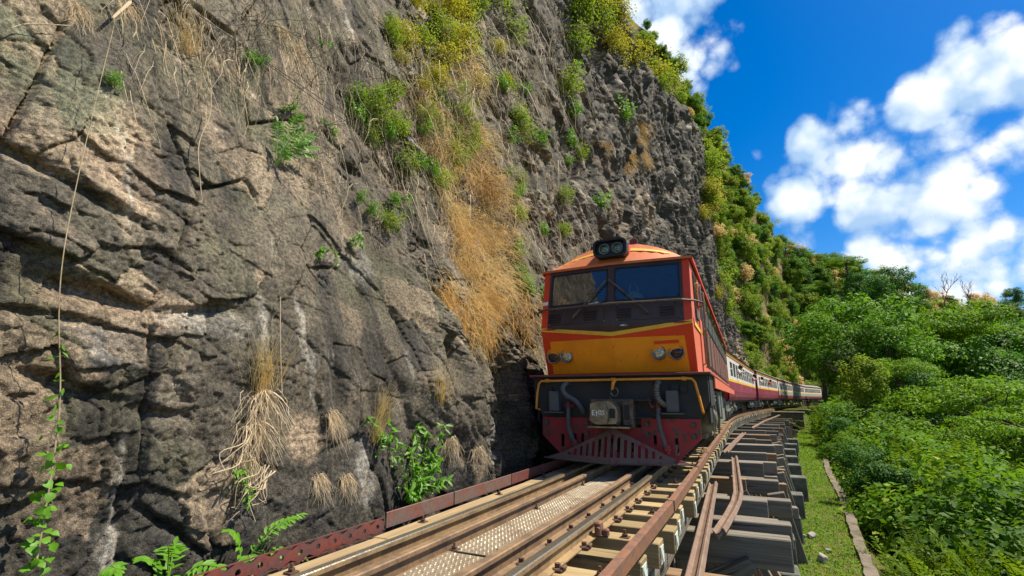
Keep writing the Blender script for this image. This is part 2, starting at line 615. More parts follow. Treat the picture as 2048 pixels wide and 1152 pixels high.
M['concrete'] = m_concrete('concrete', (.20, .165, .125), (.12, .10, .075), mo=.8)
M['plinth'] = m_concrete('plinth concrete', (.16, .16, .14), (.09, .09, .08), mo=.7)
def m_tanrock():
    t = NT('tan rock'); c = t.coord('Object')
    n1 = t.noise(c, .6, 7, .7); n2 = t.noise(c, 4, 6, .7)
    k = t.ramp(n1, [(.3, (.12, .10, .08)), (.48, (.34, .24, .15)), (.66, (.56, .42, .28))])
    k = t.mix(t.rng(n2, .42, .62, 0, .8), k, (.10, .085, .07))
    b = t.bump(n1, .8, .5); b = t.bump(n2, .8, .15, b)
    return t.done(t.bsdf(k, .9, 0, b, .2))


M['tanrock'] = m_tanrock()
M['stone'] = m_concrete('stone', (.32, .30, .26), (.20, .185, .155), mo=.3)


# ------------------------------------------------------------------ the cliff
def cliff_lat(S, Z):
    """distance of the rock face from the track centre line, to the left (macro shape)"""
    k = np.interp(S, [-9, 0, 6, 18, 34], [.25, .24, .17, .02, -.01])
    d0 = np.interp(S, [-9, -3, 1, 6, 14, 40], [1.68, 1.62, 1.95, 2.15, 2.4, 2.6])
    D = d0 + .10 * np.maximum(Z, 0) * np.interp(S, [0, 12], [1, .2]) + k * np.maximum(0, Z - 1.2)
    D = D + .55 * np.maximum(0, Z - 24 - .10 * (S - 20)) * sstep(8, 16, S)
    # the buttress ends and the rock turns away from the line
    S0 = np.interp(Z, [0, 5, 9, 13, 18], [66, 64, 58, 46, 42.5])
    D = D + .95 * np.maximum(0, S - S0) - .5 * sstep(9, 12, Z) * sstep(16, 12.5, Z) * np.exp(-((S - 46) / 8.0) ** 2)
    # overhang above the first coach
    D = D - 1.1 * sstep(4.6, 7.0, Z) * np.exp(-((S - 37) / 7.0) ** 2)
    # niche beside the engine and the rib in front of it
    D = D + .75 * np.exp(-((S - .1) / .62) ** 4) * sstep(2.15, 1.1, Z)
    D = D - .26 * np.exp(-((S + 1.5) / .7) ** 2) * sstep(3.4, 1.5, Z)
    return D


def build_cliff():
    q = .0043
    s = [-9.0]
    while s[-1] < 78: s.append(s[-1] + q * math.sqrt(3.3 ** 2 + (s[-1] + 6.6) ** 2))
    z = [-1.7]
    while z[-1] < 36: z.append(z[-1] + q * max(3.2, z[-1] * 1.2))
    s = np.array(s); z = np.array(z)
    Z, S = np.meshgrid(z, s, indexing='ij')
    D = cliff_lat(S, Z)
    wx = fbm(S * .5, Z * .5, 4, 3); wz = fbm(S * .5 + 9, Z * .5 + 4, 4, 5)
    far = sstep(2, 16, S)
    amp = 1 + .9 * far
    # big bulges, vertical ribs
    D = D - .15 * (1 + 2.5 * far) * fbm(S * .22 + 3, Z * .20, 4, 11)
    rib = fbm(S * .62 + .25 * Z + .7 * wx, Z * .13 + 2, 4, 21, ridged=True)
    D = D - .20 * (rib - .2) * (.5 + .9 * sstep(-4.5, -1, S)) * amp
    rough = sstep(-.35, .20, fbm(S * .45 + 7, Z * .45 + 1, 4, 31))        # smooth slabs against broken rock
    mass = sstep(-5.3, -4.6, S) * sstep(-1.6, -2.6, S)              # the massive slab in the middle of the near wall
    rough = rough * (1 - .62 * mass)
    rough = np.maximum(rough, .85 * far)
    tone = 0
    off = np.zeros_like(S)
    for cell, a, tl, sd in ((1.5, .11, .15, 1), (.62, .10, .14, 2), (.25, .060, .085, 3), (.10, .026, .036, 4), (.045, .009, .013, 5)):
        ang = .35 if cell > 1 else .15
        xs = (S + .16 * wx) * math.cos(ang) - (Z + .16 * wz) * math.sin(ang)
        ys = (S + .16 * wx) * math.sin(ang) + (Z + .16 * wz) * math.cos(ang)
        h, tx, ty, ed, r = facets(xs / cell * .9, ys / cell * 1.1, sd)
        if cell > .2:                                                 # farther along the rock is fluted, tall narrow faces
            h2, tx2, ty2, ed2, r2 = facets((S + .6 * wx - .35 * Z) / cell * .8, (Z + .5 * wz) / cell * .30, sd + 8)
            q = far > .4
            h = np.where(q, h2, h); tx = np.where(q, tx2, tx); ty = np.where(q, ty2, ty); ed = np.where(q, ed2, ed); r = np.where(q, r2, r)
        m = (.35 + .65 * rough) if cell > 1 else rough
        scale = amp if cell > .5 else (1 + .3 * far)
        off += m * scale * (a * h * .5 + tl * (tx + ty))
        off -= m * .35 * a * scale * np.exp(-(ed / .06) ** 2)
        tone = tone + (r - .5) * m * (.6 if cell > .3 else .35)
    # dipping beds with undercut edges
    bed = (Z + .33 * S + .35 * wx + .12 * fbm(S * 2, Z * 2, 3, 41)) / .55
    saw = bed - np.floor(bed)
    bm = sstep(.05, .4, fbm(S * .35 + 20, Z * .35 + 8, 3, 47)) * sstep(-3.5, -5.0, S) + .7 * sstep(.1, .4, fbm(S * .3 + 2, Z * .3 + 18, 3, 49)) * (1 - mass)
    off += .035 * bm * (saw ** 2 - .3)
    # hollows seen on the near wall: (s, z, half length, half height, depth, dip)
    for hs_, hz, ls, lz, dp, dip in ((-5.95, .98, .30, .05, .20, -.30), (-5.45, .80, .2, .04, .14, -.2), (-6.25, 1.42, .4, .04, .14, .0),
                                     (-5.9, 1.62, .34, .08, .22, -.1), (-5.15, 1.62, .28, .05, .18, .15), (-6.2, 2.45, .6, .05, .2, -.35),
                                     (-3.9, 1.05, .08, .30, .22, 0), (-1.9, 1.45, .14, .35, .3, 0), (-6.6, 2.2, .2, .4, .18, 0), (-2.9, 3.9, .3, .1, .3, 0),
                                     (20, 8.5, 1.2, .7, 1.0, -.5), (12, 7.5, .8, .5, .7, -.4), (26, 13.5, 1.6, .8, 1.1, .3), (27, 7.4, 1.0, 2.2, .8, .0)):
        u = (S - hs_) + .12 * wx; v = (Z - hz) - dip * (S - hs_) + .10 * wz
        off -= dp * np.exp(-(u / ls) ** 2 - (v / lz) ** 2)
    off += .040 * (.25 + rough) * fbm(S * 2.6, Z * 2.6, 7, 61, .66) + .026 * fbm(S * 5.0, Z * 3.6, 6, 67, .68) * (.7 + .6 * rough)
    off += .020 * fbm(S * 16, Z * 13, 3, 71, .65) + .018 * (.2 + rough) * fbm(S * 4 + 3, Z * 4, 5, 73, .6, ridged=True)
    calm = 1 - .50 * sstep(-1.2, -3.0, S)
    off = off * calm
    # joints: narrow steep cracks that cut the slabs
    h3, _, _, e3, r3 = facets((S + .10 * wx - .12 * Z) / 1.0, (Z + .12 * wz) / 2.1, 17)
    jm = sstep(-.25, .15, fbm(S * .8 + 31, Z * .8, 3, 151))
    off -= .085 * jm * np.exp(-(e3 / .022) ** 2) - .035 * h3 * sstep(0, .05, e3)
    h4, _, _, e4, r4 = facets((S - .2 * Z + .05 * wx) / .42, (Z + .3 * S + .05 * wz) / .55, 19)
    off -= .030 * sstep(-.1, .3, fbm(S * 1.1 + 3, Z * 1.1 + 9, 3, 153)) * np.exp(-(e4 / .03) ** 2) - .012 * h4
    off += .010 * fbm(S * 22, Z * 18, 3, 157, .7)
    D = D - off
    clear = np.where(Z < 3.9, np.where(S > -.2, 1.62, 1.40), 1.2)
    clear = np.where(Z < -.15, 1.32, clear)
    D = np.maximum(D, clear + .03 * fbm(S * 3, Z * 3, 3, 81))
    Zd = Z - .30 * np.clip(off, -.25, .35) * sstep(-1.5, 0, Z)
    V = track_np(S, -D, Zd)

    # colour of the stone itself
    c_dark = np.array((.050, .048, .045)); c_mid = np.array((.185, .158, .118)); c_tan = np.array((.43, .325, .225))
    c_pale = np.array((.55, .52, .46)); c_lich = np.array((.19, .185, .115)); c_blue = np.array((.20, .215, .225))
    n_a = fbm(S * .6, Z * .6, 5, 91); n_b = fbm(S * 1.1 + 4, Z * 1.1, 6, 95, .6); n_c = fbm(S * 3.0, Z * .55, 5, 99, .6)
    n_d = fbm(S * 2.3 + 8, Z * 2.3, 6, 103, .65)
    def mixc(C, c, f): return C + (c - C) * f[..., None]
    C = np.broadcast_to(c_mid, S.shape + (3,)).copy()
    C = mixc(C, c_lich, sstep(-.05, .35, n_a + .4 * n_b) * .75)
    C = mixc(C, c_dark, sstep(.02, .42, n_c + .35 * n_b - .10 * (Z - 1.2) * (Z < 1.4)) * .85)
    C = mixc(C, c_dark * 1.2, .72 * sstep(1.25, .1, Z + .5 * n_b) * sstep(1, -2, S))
    C = mixc(C, c_dark * 1.35, .88 * far * sstep(-.75, .15, n_b + .5 * n_c))
    fresh = sstep(.16, .48, tone * .9 + .55 * n_d + .22 * n_a - .05)
    C = mixc(C, c_tan, fresh * (.80 - .42 * far))
    C = mixc(C, c_pale, sstep(.30, .6, n_d * .9 + tone * .5 - .25 * n_b) * .75)
    for hs_, hz, ls, lz, col, st in ((-5.72, 2.75, .25, .55, c_tan, 1), (-5.75, 1.58, .55, .16, c_tan * .9, 1), (-5.15, 1.52, .36, .12, c_pale * .85, .7), (-5.75, 1.30, .16, .16, c_blue * 1.4, .6),
                                     (-6.2, .85, .18, .35, c_tan * .9, .8), (-6.5, 2.6, .3, .2, c_tan * .8, .8), (-4.65, 2.05, .08, .12, c_tan * 1.4, .9), (-4.3, .62, .22, .25, c_tan * 1.2, .8),
                                     (-3.6, .25, .14, .35, c_pale * .8, .9), (.1, 1.2, .5, 1.0, c_blue, .95), (-1.25, .7, .14, .8, c_pale * .8, .8), (-2.75, 1.45, .05, .28, c_pale, .8), (-3.25, 2.6, .3, .35, c_pale * .8, .6),
                                     (-6.2, 3.3, .5, .5, c_lich * np.array((.95, 1.12, 1.1)), .6), (14.5, 9.5, 2.2, 1.7, c_tan, .55), (21, 12.0, 2.5, 1.7, c_tan, .6), (46, 5.6, 6, 2.0, c_tan, .7), (56, 5.0, 8, 3.2, c_tan * 1.1, .9)):
        f = np.exp(-np.maximum(((S - hs_) / ls) ** 2, 0) - ((Z - hz) / lz) ** 2)
        C = mixc(C, col, np.clip(sstep(.25, .75, f + .55 * n_d + .3 * n_b) * st * .8, 0, 1))
    chips = sstep(.72, .80, r4 + .12 * n_d) * sstep(-.3, .2, n_a + .6 * n_b) * (1 - .5 * far)
    C = mixc(C, c_tan * 1.05, chips * .5)
    C = mixc(C, c_dark, sstep(.20, .06, r4 + .10 * n_d) * .55 * (1 - .4 * far))
    C = mixc(C, c_dark, sstep(.08, .34, fbm(S * 2.6 + 5, Z * .30, 5, 161, .6)) * .6 * sstep(-5.2, -4.2, S))      # water stains running down
    C = mixc(C, c_pale, sstep(.36, .50, fbm(S * 3.4 + 15, Z * .35, 5, 163, .6)) * .5)
    C = C * (1 + .30 * h3[..., None])
    C = np.clip(C * .94 * (1 + .5 * n_d[..., None]), .018, .8)
    nz_, ns_ = S.shape
    idx = np.arange(nz_ * ns_).reshape(nz_, ns_)
    F = np.stack([idx[:-1, :-1], idx[:-1, 1:], idx[1:, 1:], idx[1:, :-1]], -1).reshape(-1, 4)
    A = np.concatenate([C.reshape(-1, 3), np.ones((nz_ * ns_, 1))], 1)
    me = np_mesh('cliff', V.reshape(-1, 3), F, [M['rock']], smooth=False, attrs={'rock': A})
    o = link(bpy.data.objects.new('cliff', me)); tag(o, kind='structure')
    Vc = V[::3, ::3].reshape(-1, 3); n1, n2 = V[::3, ::3].shape[:2]
    ix = np.arange(n1 * n2).reshape(n1, n2)
    Fc = np.stack([ix[:-1, :-1], ix[:-1, 1:], ix[1:, 1:], ix[1:, :-1]], -1).reshape(-1, 4)
    return o, BVHTree.FromPolygons(Vc.tolist(), Fc.tolist())


cliff, CLIFF_BVH = build_cliff()


# ------------------------------------------------------------------ the ground of the valley side
def ledge_edge(s): return np.interp(s, [-20, 0, 5, 14, 27, 45, 60], [2.9, 3.15, 3.55, 4.4, 5.1, 5.2, 4.6])


def ground_z(S, L):
    """height of the ground at distance S along the line and L to its right"""
    S = np.asarray(S, float); L = np.asarray(L, float)
    n = fbm(S * .35, L * .35, 4, 121) * .12
    e = ledge_edge(S)
    emb = sstep(48, 54, S)                                      # past the trestle the line runs on the ground
    led = -2.3 + .22 * emb
    under = np.interp(L, [-3, -1.2, 1.8, 2.3], [-.5, -.9, -2.5, -2.3])
    z = np.where(L < 2.3, under, led + n * .7)
    z = z * (1 - emb * sstep(6.5, 3.0, L)) + emb * sstep(6.5, 3.0, L) * (-.42)
    fall = -.55 * sstep(0, .5, L - e) - .50 * np.maximum(0, L - e - .3)
    fall = np.maximum(fall, -11.5 - .02 * L)
    z = z + np.where(L > e, fall, 0) + n * np.clip((L - e) * .5, 0, 4)
    bank = np.maximum(0, -L - 2.6)                               # left of the line a rough bank
    return np.where(L < -2.6, z + np.minimum(bank * 1.3, 7) * sstep(50, 62, S) + n * 2, z)


# the mountain flank beyond the trestle: foot and ridge as world points
def _pt(x, y, d, dz=0.):
    r = pix_ray(x, y); k = d / math.hypot(r.x, r.y)
    return (r.x * k, r.y * k, CZ + r.z * k + dz)


RIDGE = np.array([_pt(1000, -260, 118, -3), _pt(1290, 40, 128, -3), _pt(1370, 150, 126, -3), _pt(1420, 250, 126, -3), _pt(1452, 300, 127, -3), _pt(1495, 370, 130, -3), _pt(1545, 470, 145, -3), _pt(1600, 497, 155, -3), _pt(1660, 515, 166, -3), _pt(1740, 545, 180, -3.5), _pt(1815, 572, 192, -3.5), _pt(1905, 588, 207, -3.5), _pt(2048, 596, 232, -3.5), _pt(2300, 620, 275, -3.5), _pt(2700, 620, 350, -3.5)])
FOOT = np.array([(math.sin(R(a)) * d, math.cos(R(a)) * d, z) for a, d, z in ((4, 70, 5), (16, 82, 5), (20, 88, 4), (23, 95, 3), (24.5, 99, 2), (27, 108, 0), (29.3, 124, -1), (31, 138, -2), (33, 148, -6), (36, 152, -10), (39, 152, -13), (42, 152, -14.5), (46, 152, -14.8), (54, 165, -15), (64, 200, -15))])


def mountain(t, u):
    """t along the flank (0..1), u up it (0 foot, 1 ridge, more behind the ridge)"""
    t = np.asarray(t, float); u = np.asarray(u, float)
    q = np.linspace(0, 1, len(RIDGE))
    f = np.stack([np.interp(t, q, FOOT[:, i]) for i in range(3)], -1); g = np.stack([np.interp(t, q, RIDGE[:, i]) for i in range(3)], -1)
    uu = np.minimum(u, 1)[..., None]; P = f + (g - f) * uu
    P[..., 2] = f[..., 2] + (g[..., 2] - f[..., 2]) * (uu[..., 0] ** .85)
    back = np.maximum(u - 1, 0)[..., None]
    P = P + (g - f) * back * np.array([1.5, 1.5, 0]); P[..., 2] -= back[..., 0] * 30
    n = fbm(t * 26, u * 4, 5, 141, .55)
    out = f - g; out[..., 2] = 0; out = out / np.linalg.norm(out, axis=-1, keepdims=True)
    return P + out * (n * 4.5 * np.clip(u * 3, 0, 1))[..., None]


def build_ground():
    def strip(name, s, l):
        S, Lg = np.meshgrid(s, l, indexing='ij')
        V = track_np(S, Lg, ground_z(S, Lg))
        n1, n2 = S.shape
        ix = np.arange(n1 * n2).reshape(n1, n2)
        F = np.stack([ix[:-1, :-1], ix[1:, :-1], ix[1:, 1:], ix[:-1, 1:]], -1).reshape(-1, 4)
        o = link(bpy.data.objects.new(name, np_mesh(name, V.reshape(-1, 3), F, [M['soil']], smooth=True)))
        tag(o, kind='structure')
        return o, V.reshape(-1, 3), F
    s1 = np.concatenate([np.arange(-30, 60, .5), np.arange(60, 117, 2.0)])
    l1 = np.concatenate([np.arange(-9, -2.8, .6), np.arange(-2.8, 8, .25), np.arange(8, 30, 1.), np.arange(30, 66, 4.)])
    _, v1, f1 = strip('valley_slope', s1, l1)
    t_, u_ = np.meshgrid(np.linspace(0, 1, 260), np.linspace(0, 1.6, 90), indexing='ij')
    V2 = mountain(t_, u_); ix = np.arange(t_.size).reshape(t_.shape)
    f2 = np.stack([ix[:-1, :-1], ix[1:, :-1], ix[1:, 1:], ix[:-1, 1:]], -1).reshape(-1, 4); v2 = V2.reshape(-1, 3)
    o = link(bpy.data.objects.new('hillside', np_mesh('hillside', v2, f2, [M['scrub']], smooth=True))); tag(o, kind='structure')
    V = np.concatenate([v1, v2]); F = np.concatenate([f1, f2 + len(v1)])
    # the valley floor reaches the horizon
    rs = np.array([0, 60, 200, 600, 1500, 4500.]); an = np.linspace(0, 2 * np.pi, 49)[:-1]
    vv = [(60, 60, -15.0)]
    for r in rs[1:]:
        for a in an: vv.append((60 + r * math.cos(a), 60 + r * math.sin(a), -15.0 + (0 if r < 1000 else 20 * math.sin(3 * a) ** 2)))
    ff = [(0, 1 + i, 1 + (i + 1) % 48) for i in range(48)]
    qq = [(1 + k * 48 + i, 1 + (k + 1) * 48 + i, 1 + (k + 1) * 48 + (i + 1) % 48, 1 + k * 48 + (i + 1) % 48) for k in range(4) for i in range(48)]
    o = link(bpy.data.objects.new('ground', np_mesh('ground', np.array(vv), [np.array(ff), np.array(qq)], [M['soil']], smooth=True)))
    tag(o, kind='structure')
    return BVHTree.FromPolygons(V.tolist(), F.tolist())


GROUND_BVH = build_ground()
EYE = Vector((0, 0, CZ))


def hit(x, y, bvh=None, maxd=400):
    """where the line of sight through a point meets the rock (position, normal, distance)"""
    p, n, i, d = (bvh or CLIFF_BVH).ray_cast(EYE, pix_ray(x, y), maxd)
    if p is None: return None
    if n.dot(pix_ray(x, y)) > 0: n = -n
    return p, n, d

# ------------------------------------------------------------------ railway track
rnd = random.Random(11)
M['sleeper'] = m_wood('sleeper wood', (.46, .35, .19), (.27, .19, .09), axis=0, grain=30, dark=.55)
M['plank'] = m_wood('plank wood', (.47, .35, .20), (.30, .21, .11), axis=1, grain=24)
M['timber'] = m_wood('grey timber', (.30, .265, .215), (.135, .118, .098), axis=0, grain=22, dark=.4)
M['timber_v'] = m_wood('grey timber posts', (.30, .26, .205), (.13, .112, .09), axis=2, grain=22, dark=.4)
M['timber_l'] = m_wood('grey stringer timber', (.24, .21, .17), (.11, .1, .08), axis=1, grain=22, dark=.3)
M['timber_brown'] = m_wood('brown timber', (.36, .24, .14), (.19, .12, .07), axis=0, grain=24, dark=.3)
M['rail'] = m_metal('rail steel', (.36, .25, .125), (.19, .125, .07), .6, .2, 4)
M['rail_dark'] = m_metal('guard rail steel', (.28, .185, .105), (.145, .095, .06), .6, .2, 4)
M['rail_top'] = m_metal('worn rail head', (.50, .46, .38), (.33, .28, .20), .28, .85, 9)
M['rust'] = m_metal('rusty angle iron', (.27, .125, .070), (.14, .085, .065), .7, .25, 5)
M['rust_red'] = m_metal('dark red plate', (.20, .055, .045), (.10, .055, .055), .55, .25, 4)
M['plate_grey'] = m_metal('weathered plate', (.17, .135, .125), (.20, .085, .065), .5, .35, 4)
M['bolt'] = m_metal('bolt iron', (.16, .10, .07), (.09, .05, .035), .7, .3, 30)
M['old_rail'] = m_metal('old rail iron', (.27, .185, .135), (.17, .11, .08), .65, .25, 3)
M['tread'] = m_metal('tread plate steel', (.27, .225, .16), (.17, .12, .075), .65, .25, 3)
M['stud'] = m_metal('tread stud steel', (.40, .35, .265), (.25, .19, .13), .55, .3, 5)
M['teal'] = m_paint('pale teal paint', (.50, .62, .58), (.20, .19, .15), .5, .7, 9, chips=.6, chipcol=(.14, .12, .10))

track = empty('railway_track')
tag(track, kind='structure')

RP = [(-.033, -.006), (-.026, 0), (.026, 0), (.033, -.006), (.033, -.032), (.009, -.042), (.009, -.112), (.060, -.122), (.060, -.132),
      (-.060, -.132), (-.060, -.122), (-.009, -.112), (-.009, -.042), (-.033, -.032)]


def sweep(name, prof, ss, lat, z0, mats, parent, top_faces=None, smooth=False):
    b = MB(); n = len(prof); rings = []
    for s in ss: rings.append([TP(s, lat + u, z0 + w) for u, w in prof])
    V = [p for r in rings for p in r]; F = []; mi = []
    for i in range(len(ss) - 1):
        for k in range(n):
            F.append((i * n + k, i * n + (k + 1) % n, (i + 1) * n + (k + 1) % n, (i + 1) * n + k)); mi.append(1 if top_faces and k in top_faces else 0)
    F.append(tuple(range(n))[::-1]); mi.append(0); F.append(tuple((len(ss) - 1) * n + k for k in range(n))); mi.append(0)
    b.v = [tuple(q) for q in V]; b.f = F; b.m = mi
    return b.build(name, mats, parent, smooth)


ss = list(np.arange(-8, 20, .5)) + list(np.arange(20, 150, 2.0))
for lat in (-.53, .53): sweep('rail', RP, ss, lat, 0, [M['rail'], M['rail_top']], track, (0, 1, 2))
for lat in (-.27, .27): sweep('guard_rail', RP, ss, lat, -.004, [M['rail_dark'], M['rail_dark']], track)

SL = .48
sl_me = [MB().box((0, 0, 0), (2.10 + .04 * k, .205 + .012 * k, .18), bev=.006).mesh('sleeper', M['sleeper']) for k in range(3)]
tg_me = MB().box((0, 0, 0), (.006, .15, .125)).mesh('end_tag', M['teal'])
b = MB()
b.box((0, 0, .004), (.075, .075, .010)); b.cyl((0, 0, .008), (0, 0, .030), .024, 6); b.cyl((0, 0, .03), (0, 0, .062), .011, 8)
bolt_me = b.mesh('bolt', M['bolt'])
b = MB(); b.box((0, 0, .012), (.07, .09, .024), bev=.006); b.cyl((-.012, 0, .02), (-.012, 0, .05), .020, 6); b.box((.03, 0, .03), (.03, .06, .02), bev=.004)
clip_me = b.mesh('rail_clip', M['bolt'])
i = 0
s = -7.9
while s < 52:
    rz = RZ(s) + rnd.uniform(-.012, .012)
    k = rnd.randrange(3)
    o = inst('sleeper', sl_me[k], track, TP(s, .02 + rnd.uniform(-.03, .03), -.227 + rnd.uniform(-.004, .004)), (0, rnd.uniform(-.006, .006), rz))
    if s < 40:
        half = (2.10 + .04 * k) / 2
        tgo = inst('end_tag', tg_me, o, (half + .004, rnd.uniform(-.015, .015), rnd.uniform(-.012, .0)), (rnd.uniform(-.06, .06), 0, 0))
    if s < 9:
        for lat in (.605, -.605, .195 + .15, -.345):
            if lat < .3 and s > 3: continue
            inst('rail_clip', clip_me, track, TP(s + rnd.uniform(-.03, .03), lat, -.136), (0, 0, rz + (0 if lat > 0 else math.pi)))
        if i % 2 == 0: inst('bolt', bolt_me, track, TP(s + rnd.uniform(-.04, .04), .84 + rnd.uniform(-.05, .05), -.136), (rnd.uniform(-.08, .08), rnd.uniform(-.08, .08), rz))
        if i % 3 == 0: inst('bolt', bolt_me, track, TP(s, -.86 + rnd.uniform(-.04, .04), -.092), (0, 0, rz), .9)
    s += SL + rnd.uniform(-.025, .025); i += 1

# plank walk at the foot of the rock, left of the rail
s = -7.5
while s < 16:
    ln = rnd.choice((2.4, 2.9, 3.3))
    sm = s + ln / 2
    inst('plank', MB().box((0, 0, 0), (.30, ln - .02, .042), bev=.006).mesh('plank', M['plank']), track, TP(sm, -.80 + rnd.uniform(-.015, .015), -.115 + rnd.uniform(-.003, .003)), (0, 0, RZ(sm)))
    s += ln

# tread plates between the guard rails
pl_me = MB().box((0, 0, 0), (.40, 1.46, .010), bev=.002).mesh('tread_plate', M['tread'])
b = MB()
for r in range(50):
    for c in range(13):
        x = -.185 + c * .031 + (.0155 if r % 2 else 0); y = -.71 + r * .029
        if abs(x) > .192: continue
        d = .011 if (r + c) % 2 else .007; e2 = .018 - d
        b.add([(x - d, y, .005), (x, y - e2, .005), (x + d, y, .005), (x, y + e2, .005), (x, y, .0105)], [(0, 1, 4), (1, 2, 4), (2, 3, 4), (3, 0, 4)])
stud_me = b.mesh('tread_studs', M['stud'])
s = -7.2
while s < 12:
    o = inst('tread_plate', pl_me, track, TP(s + .74, .0, -.095 + rnd.uniform(-.004, .004)), (rnd.uniform(-.004, .004), rnd.uniform(-.01, .01), RZ(s + .74)))
    if s < 3: tag(inst('tread_studs', stud_me, o), kind='stuff')
    for lx in (-.175, .175): inst('bolt', bolt_me, track, TP(s + .02, lx, -.088), (0, 0, RZ(s)), .8)
    s += 1.48


def holed_plate(length, h, th, n, r=.020):
    b = MB(); cw = length / n
    for side in (-1, 1):
        for i in range(n):
            x0 = -length / 2 + i * cw; x1 = x0 + cw; cx = (x0 + x1) / 2
            sq = []; hole = []
            for k in range(8):
                a = math.pi / 8 + k * math.pi / 4
                dx, dz = math.cos(a), math.sin(a); q = max(abs(dx) / (cw / 2), abs(dz) / (h / 2))
                sq.append((side * th / 2, cx + dx / q, dz / q)); hole.append((side * th / 2, cx + r * dx, r * dz))
            base = len(b.v)
            b.add(sq + hole, [(k, (k + 1) % 8, 8 + (k + 1) % 8, 8 + k) for k in range(8)] +
                  [(c0, 8 + 0, 8 + 1) for c0 in ()])
            cn = [(side * th / 2, x0, -h / 2), (side * th / 2, x1, -h / 2), (side * th / 2, x1, h / 2), (side * th / 2, x0, h / 2)]
    for i in range(n):
        cx = -length / 2 + (i + .5) * cw
        b.loft([[(-th / 2, cx + r * math.cos(k * math.pi / 4 + math.pi / 8), r * math.sin(k * math.pi / 4 + math.pi / 8)) for k in range(8)],
                [(th / 2, cx + r * math.cos(k * math.pi / 4 + math.pi / 8), r * math.sin(k * math.pi / 4 + math.pi / 8)) for k in range(8)]], cap=False)
    b.box((0, 0, h / 2 + .003), (th, length, .006)); b.box((0, 0, -h / 2 - .003), (th, length, .006))
    b.box((0, -length / 2 - .003, 0), (th, .006, h)); b.box((0, length / 2 + .003, 0), (th, .006, h))
    return b


# steel edge on the rock side: low bar with bolt holes, then taller plates
o = holed_plate(3.9, .105, .012, 26).build('holed_edge_bar', M['rust_red'], track); o.location = TP(-6.0, -1.0, -.045); o.rotation_euler = (0, 0, RZ(-6.0))
s = -4.0
for ln, mt in ((1.05, 'plate_grey'), (1.35, 'plate_grey'), (2.1, 'rust_red'), (2.4, 'rust_red'), (2.4, 'rust_red'), (2.4, 'rust_red'), (2.4, 'rust_red')):
    o = MB().box((0, 0, 0), (.014, ln - .025, .125), bev=.003).build('edge_plate', M[mt], track)
    o.location = TP(s + ln / 2, -1.0, -.02); o.rotation_euler = (0, rnd.uniform(-.03, .03), RZ(s + ln / 2)); s += ln
# rusty angle iron along the open side
s = -7.5
while s < 46:
    ln = 2.6 if s < 12 else 4.0
    b = MB()
    b.box((.05, 0, -.05), (.013, ln - .012, .10), bev=.002); b.box((.0185, 0, -.006), (.050, ln - .012, .012), bev=.002)
    o = b.build('angle_iron', M['rust'], track); o.location = TP(s + ln / 2, 1.0, .02 + rnd.uniform(-.004, .004)); o.rotation_euler = (0, 0, RZ(s + ln / 2) + rnd.uniform(-.003, .003))
    s += ln
# the red clamp on the right rail
b = MB(); b.box((.05, 0, -.07), (.05, .10, .11), bev=.012); b.box((.10, .02, -.10), (.06, .05, .06), bev=.01); b.cyl((.06, -.07, -.06), (.06, .07, -.06), .014, 6)
o = b.build('rail_clamp', M['rust'], track); o.location = TP(-3.25, .55, 0); o.rotation_euler = (0, 0, RZ(-3.2))

# ------------------------------------------------------------------ timber trestle
trestle = empty('timber_trestle', (0, 0, 0))
tag(trestle, 'weathered grey timber trestle of stacked beams carrying the track along the cliff', 'trestle bridge')


def beam(name, a, b_, w, h, mat, parent=trestle, bev=.012, axis=0):
    """a straight timber between two points (top centre line), w wide, h deep, length along local axis"""
    a = Vector(a); b_ = Vector(b_); d = b_ - a; ln = d.length
    x = d.normalized()
    up = Vector((0, 0, 1)) if abs(x.z) < .85 else Vector((math.cos(TH(0)), -math.sin(TH(0)), 0))
    y = up.cross(x).normalized(); z = x.cross(y)
    if axis == 0: size = (ln, w, h); Mx = Matrix((x, y, z)).transposed()
    elif axis == 2: size = (w, h, ln); Mx = Matrix((y, z, x)).transposed()
    else: size = (w, ln, h); Mx = Matrix((-y, x, z)).transposed()
    o = MB().box((0, 0, 0), size, bev=bev).build(name, mat, parent)
    off = z * (-h / 2) if axis != 2 else Vector((0, 0, 0))
    o.matrix_local = Matrix.Translation((a + b_) / 2 + off) @ Mx.to_4x4()
    return o


s = -6.0
while s < 48:
    for lat in (-.78, -.42, .42, .80):
        e2 = s + 4.0 + rnd.uniform(-.1, .1)
        beam('stringer', TP(s, lat, -.31), TP(s + 3.97, lat, -.31), .24, .38, M['timber_l'], axis=1)
    s += 4.0

caps = [(-5.3, -.70, .34, 1.75), (-4.5, -.70, .30, 1.6), (-2.6, -.72, .36, 1.95), (-1.8, -.74, .32, 1.7), (-.12, -.70, .36, 2.10), (.62, -.70, .30, 2.16), (2.35, -.70, .40, 1.93), (3.05, -.78, .24, 2.32),
        (4.9, -.74, .34, 1.6), (5.5, -.80, .30, 2.25), (7.75, -.70, .34, 2.02), (8.35, -.72, .30, 2.36), (10.6, -.70, .36, 2.2), (11.2, -.76, .3, 2.5),
        (13.4, -.70, .36, 2.55), (14.1, -.72, .3, 2.85), (16.4, -.70, .36, 2.0), (17.0, -.74, .3, 2.6), (19.6, -.70, .36, 2.6), (20.3, -.74, .3, 2.9),
        (23, -.70, .36, 2.4), (23.7, -.74, .3, 3.0), (26.5, -.70, .36, 2.7), (27.2, -.74, .3, 3.2), (30.2, -.70, .36, 2.9), (31, -.7, .3, 3.2), (34.2, -.70, .36, 3.0), (38.4, -.70, .36, 3.1), (42.6, -.70, .36, 3.1)]
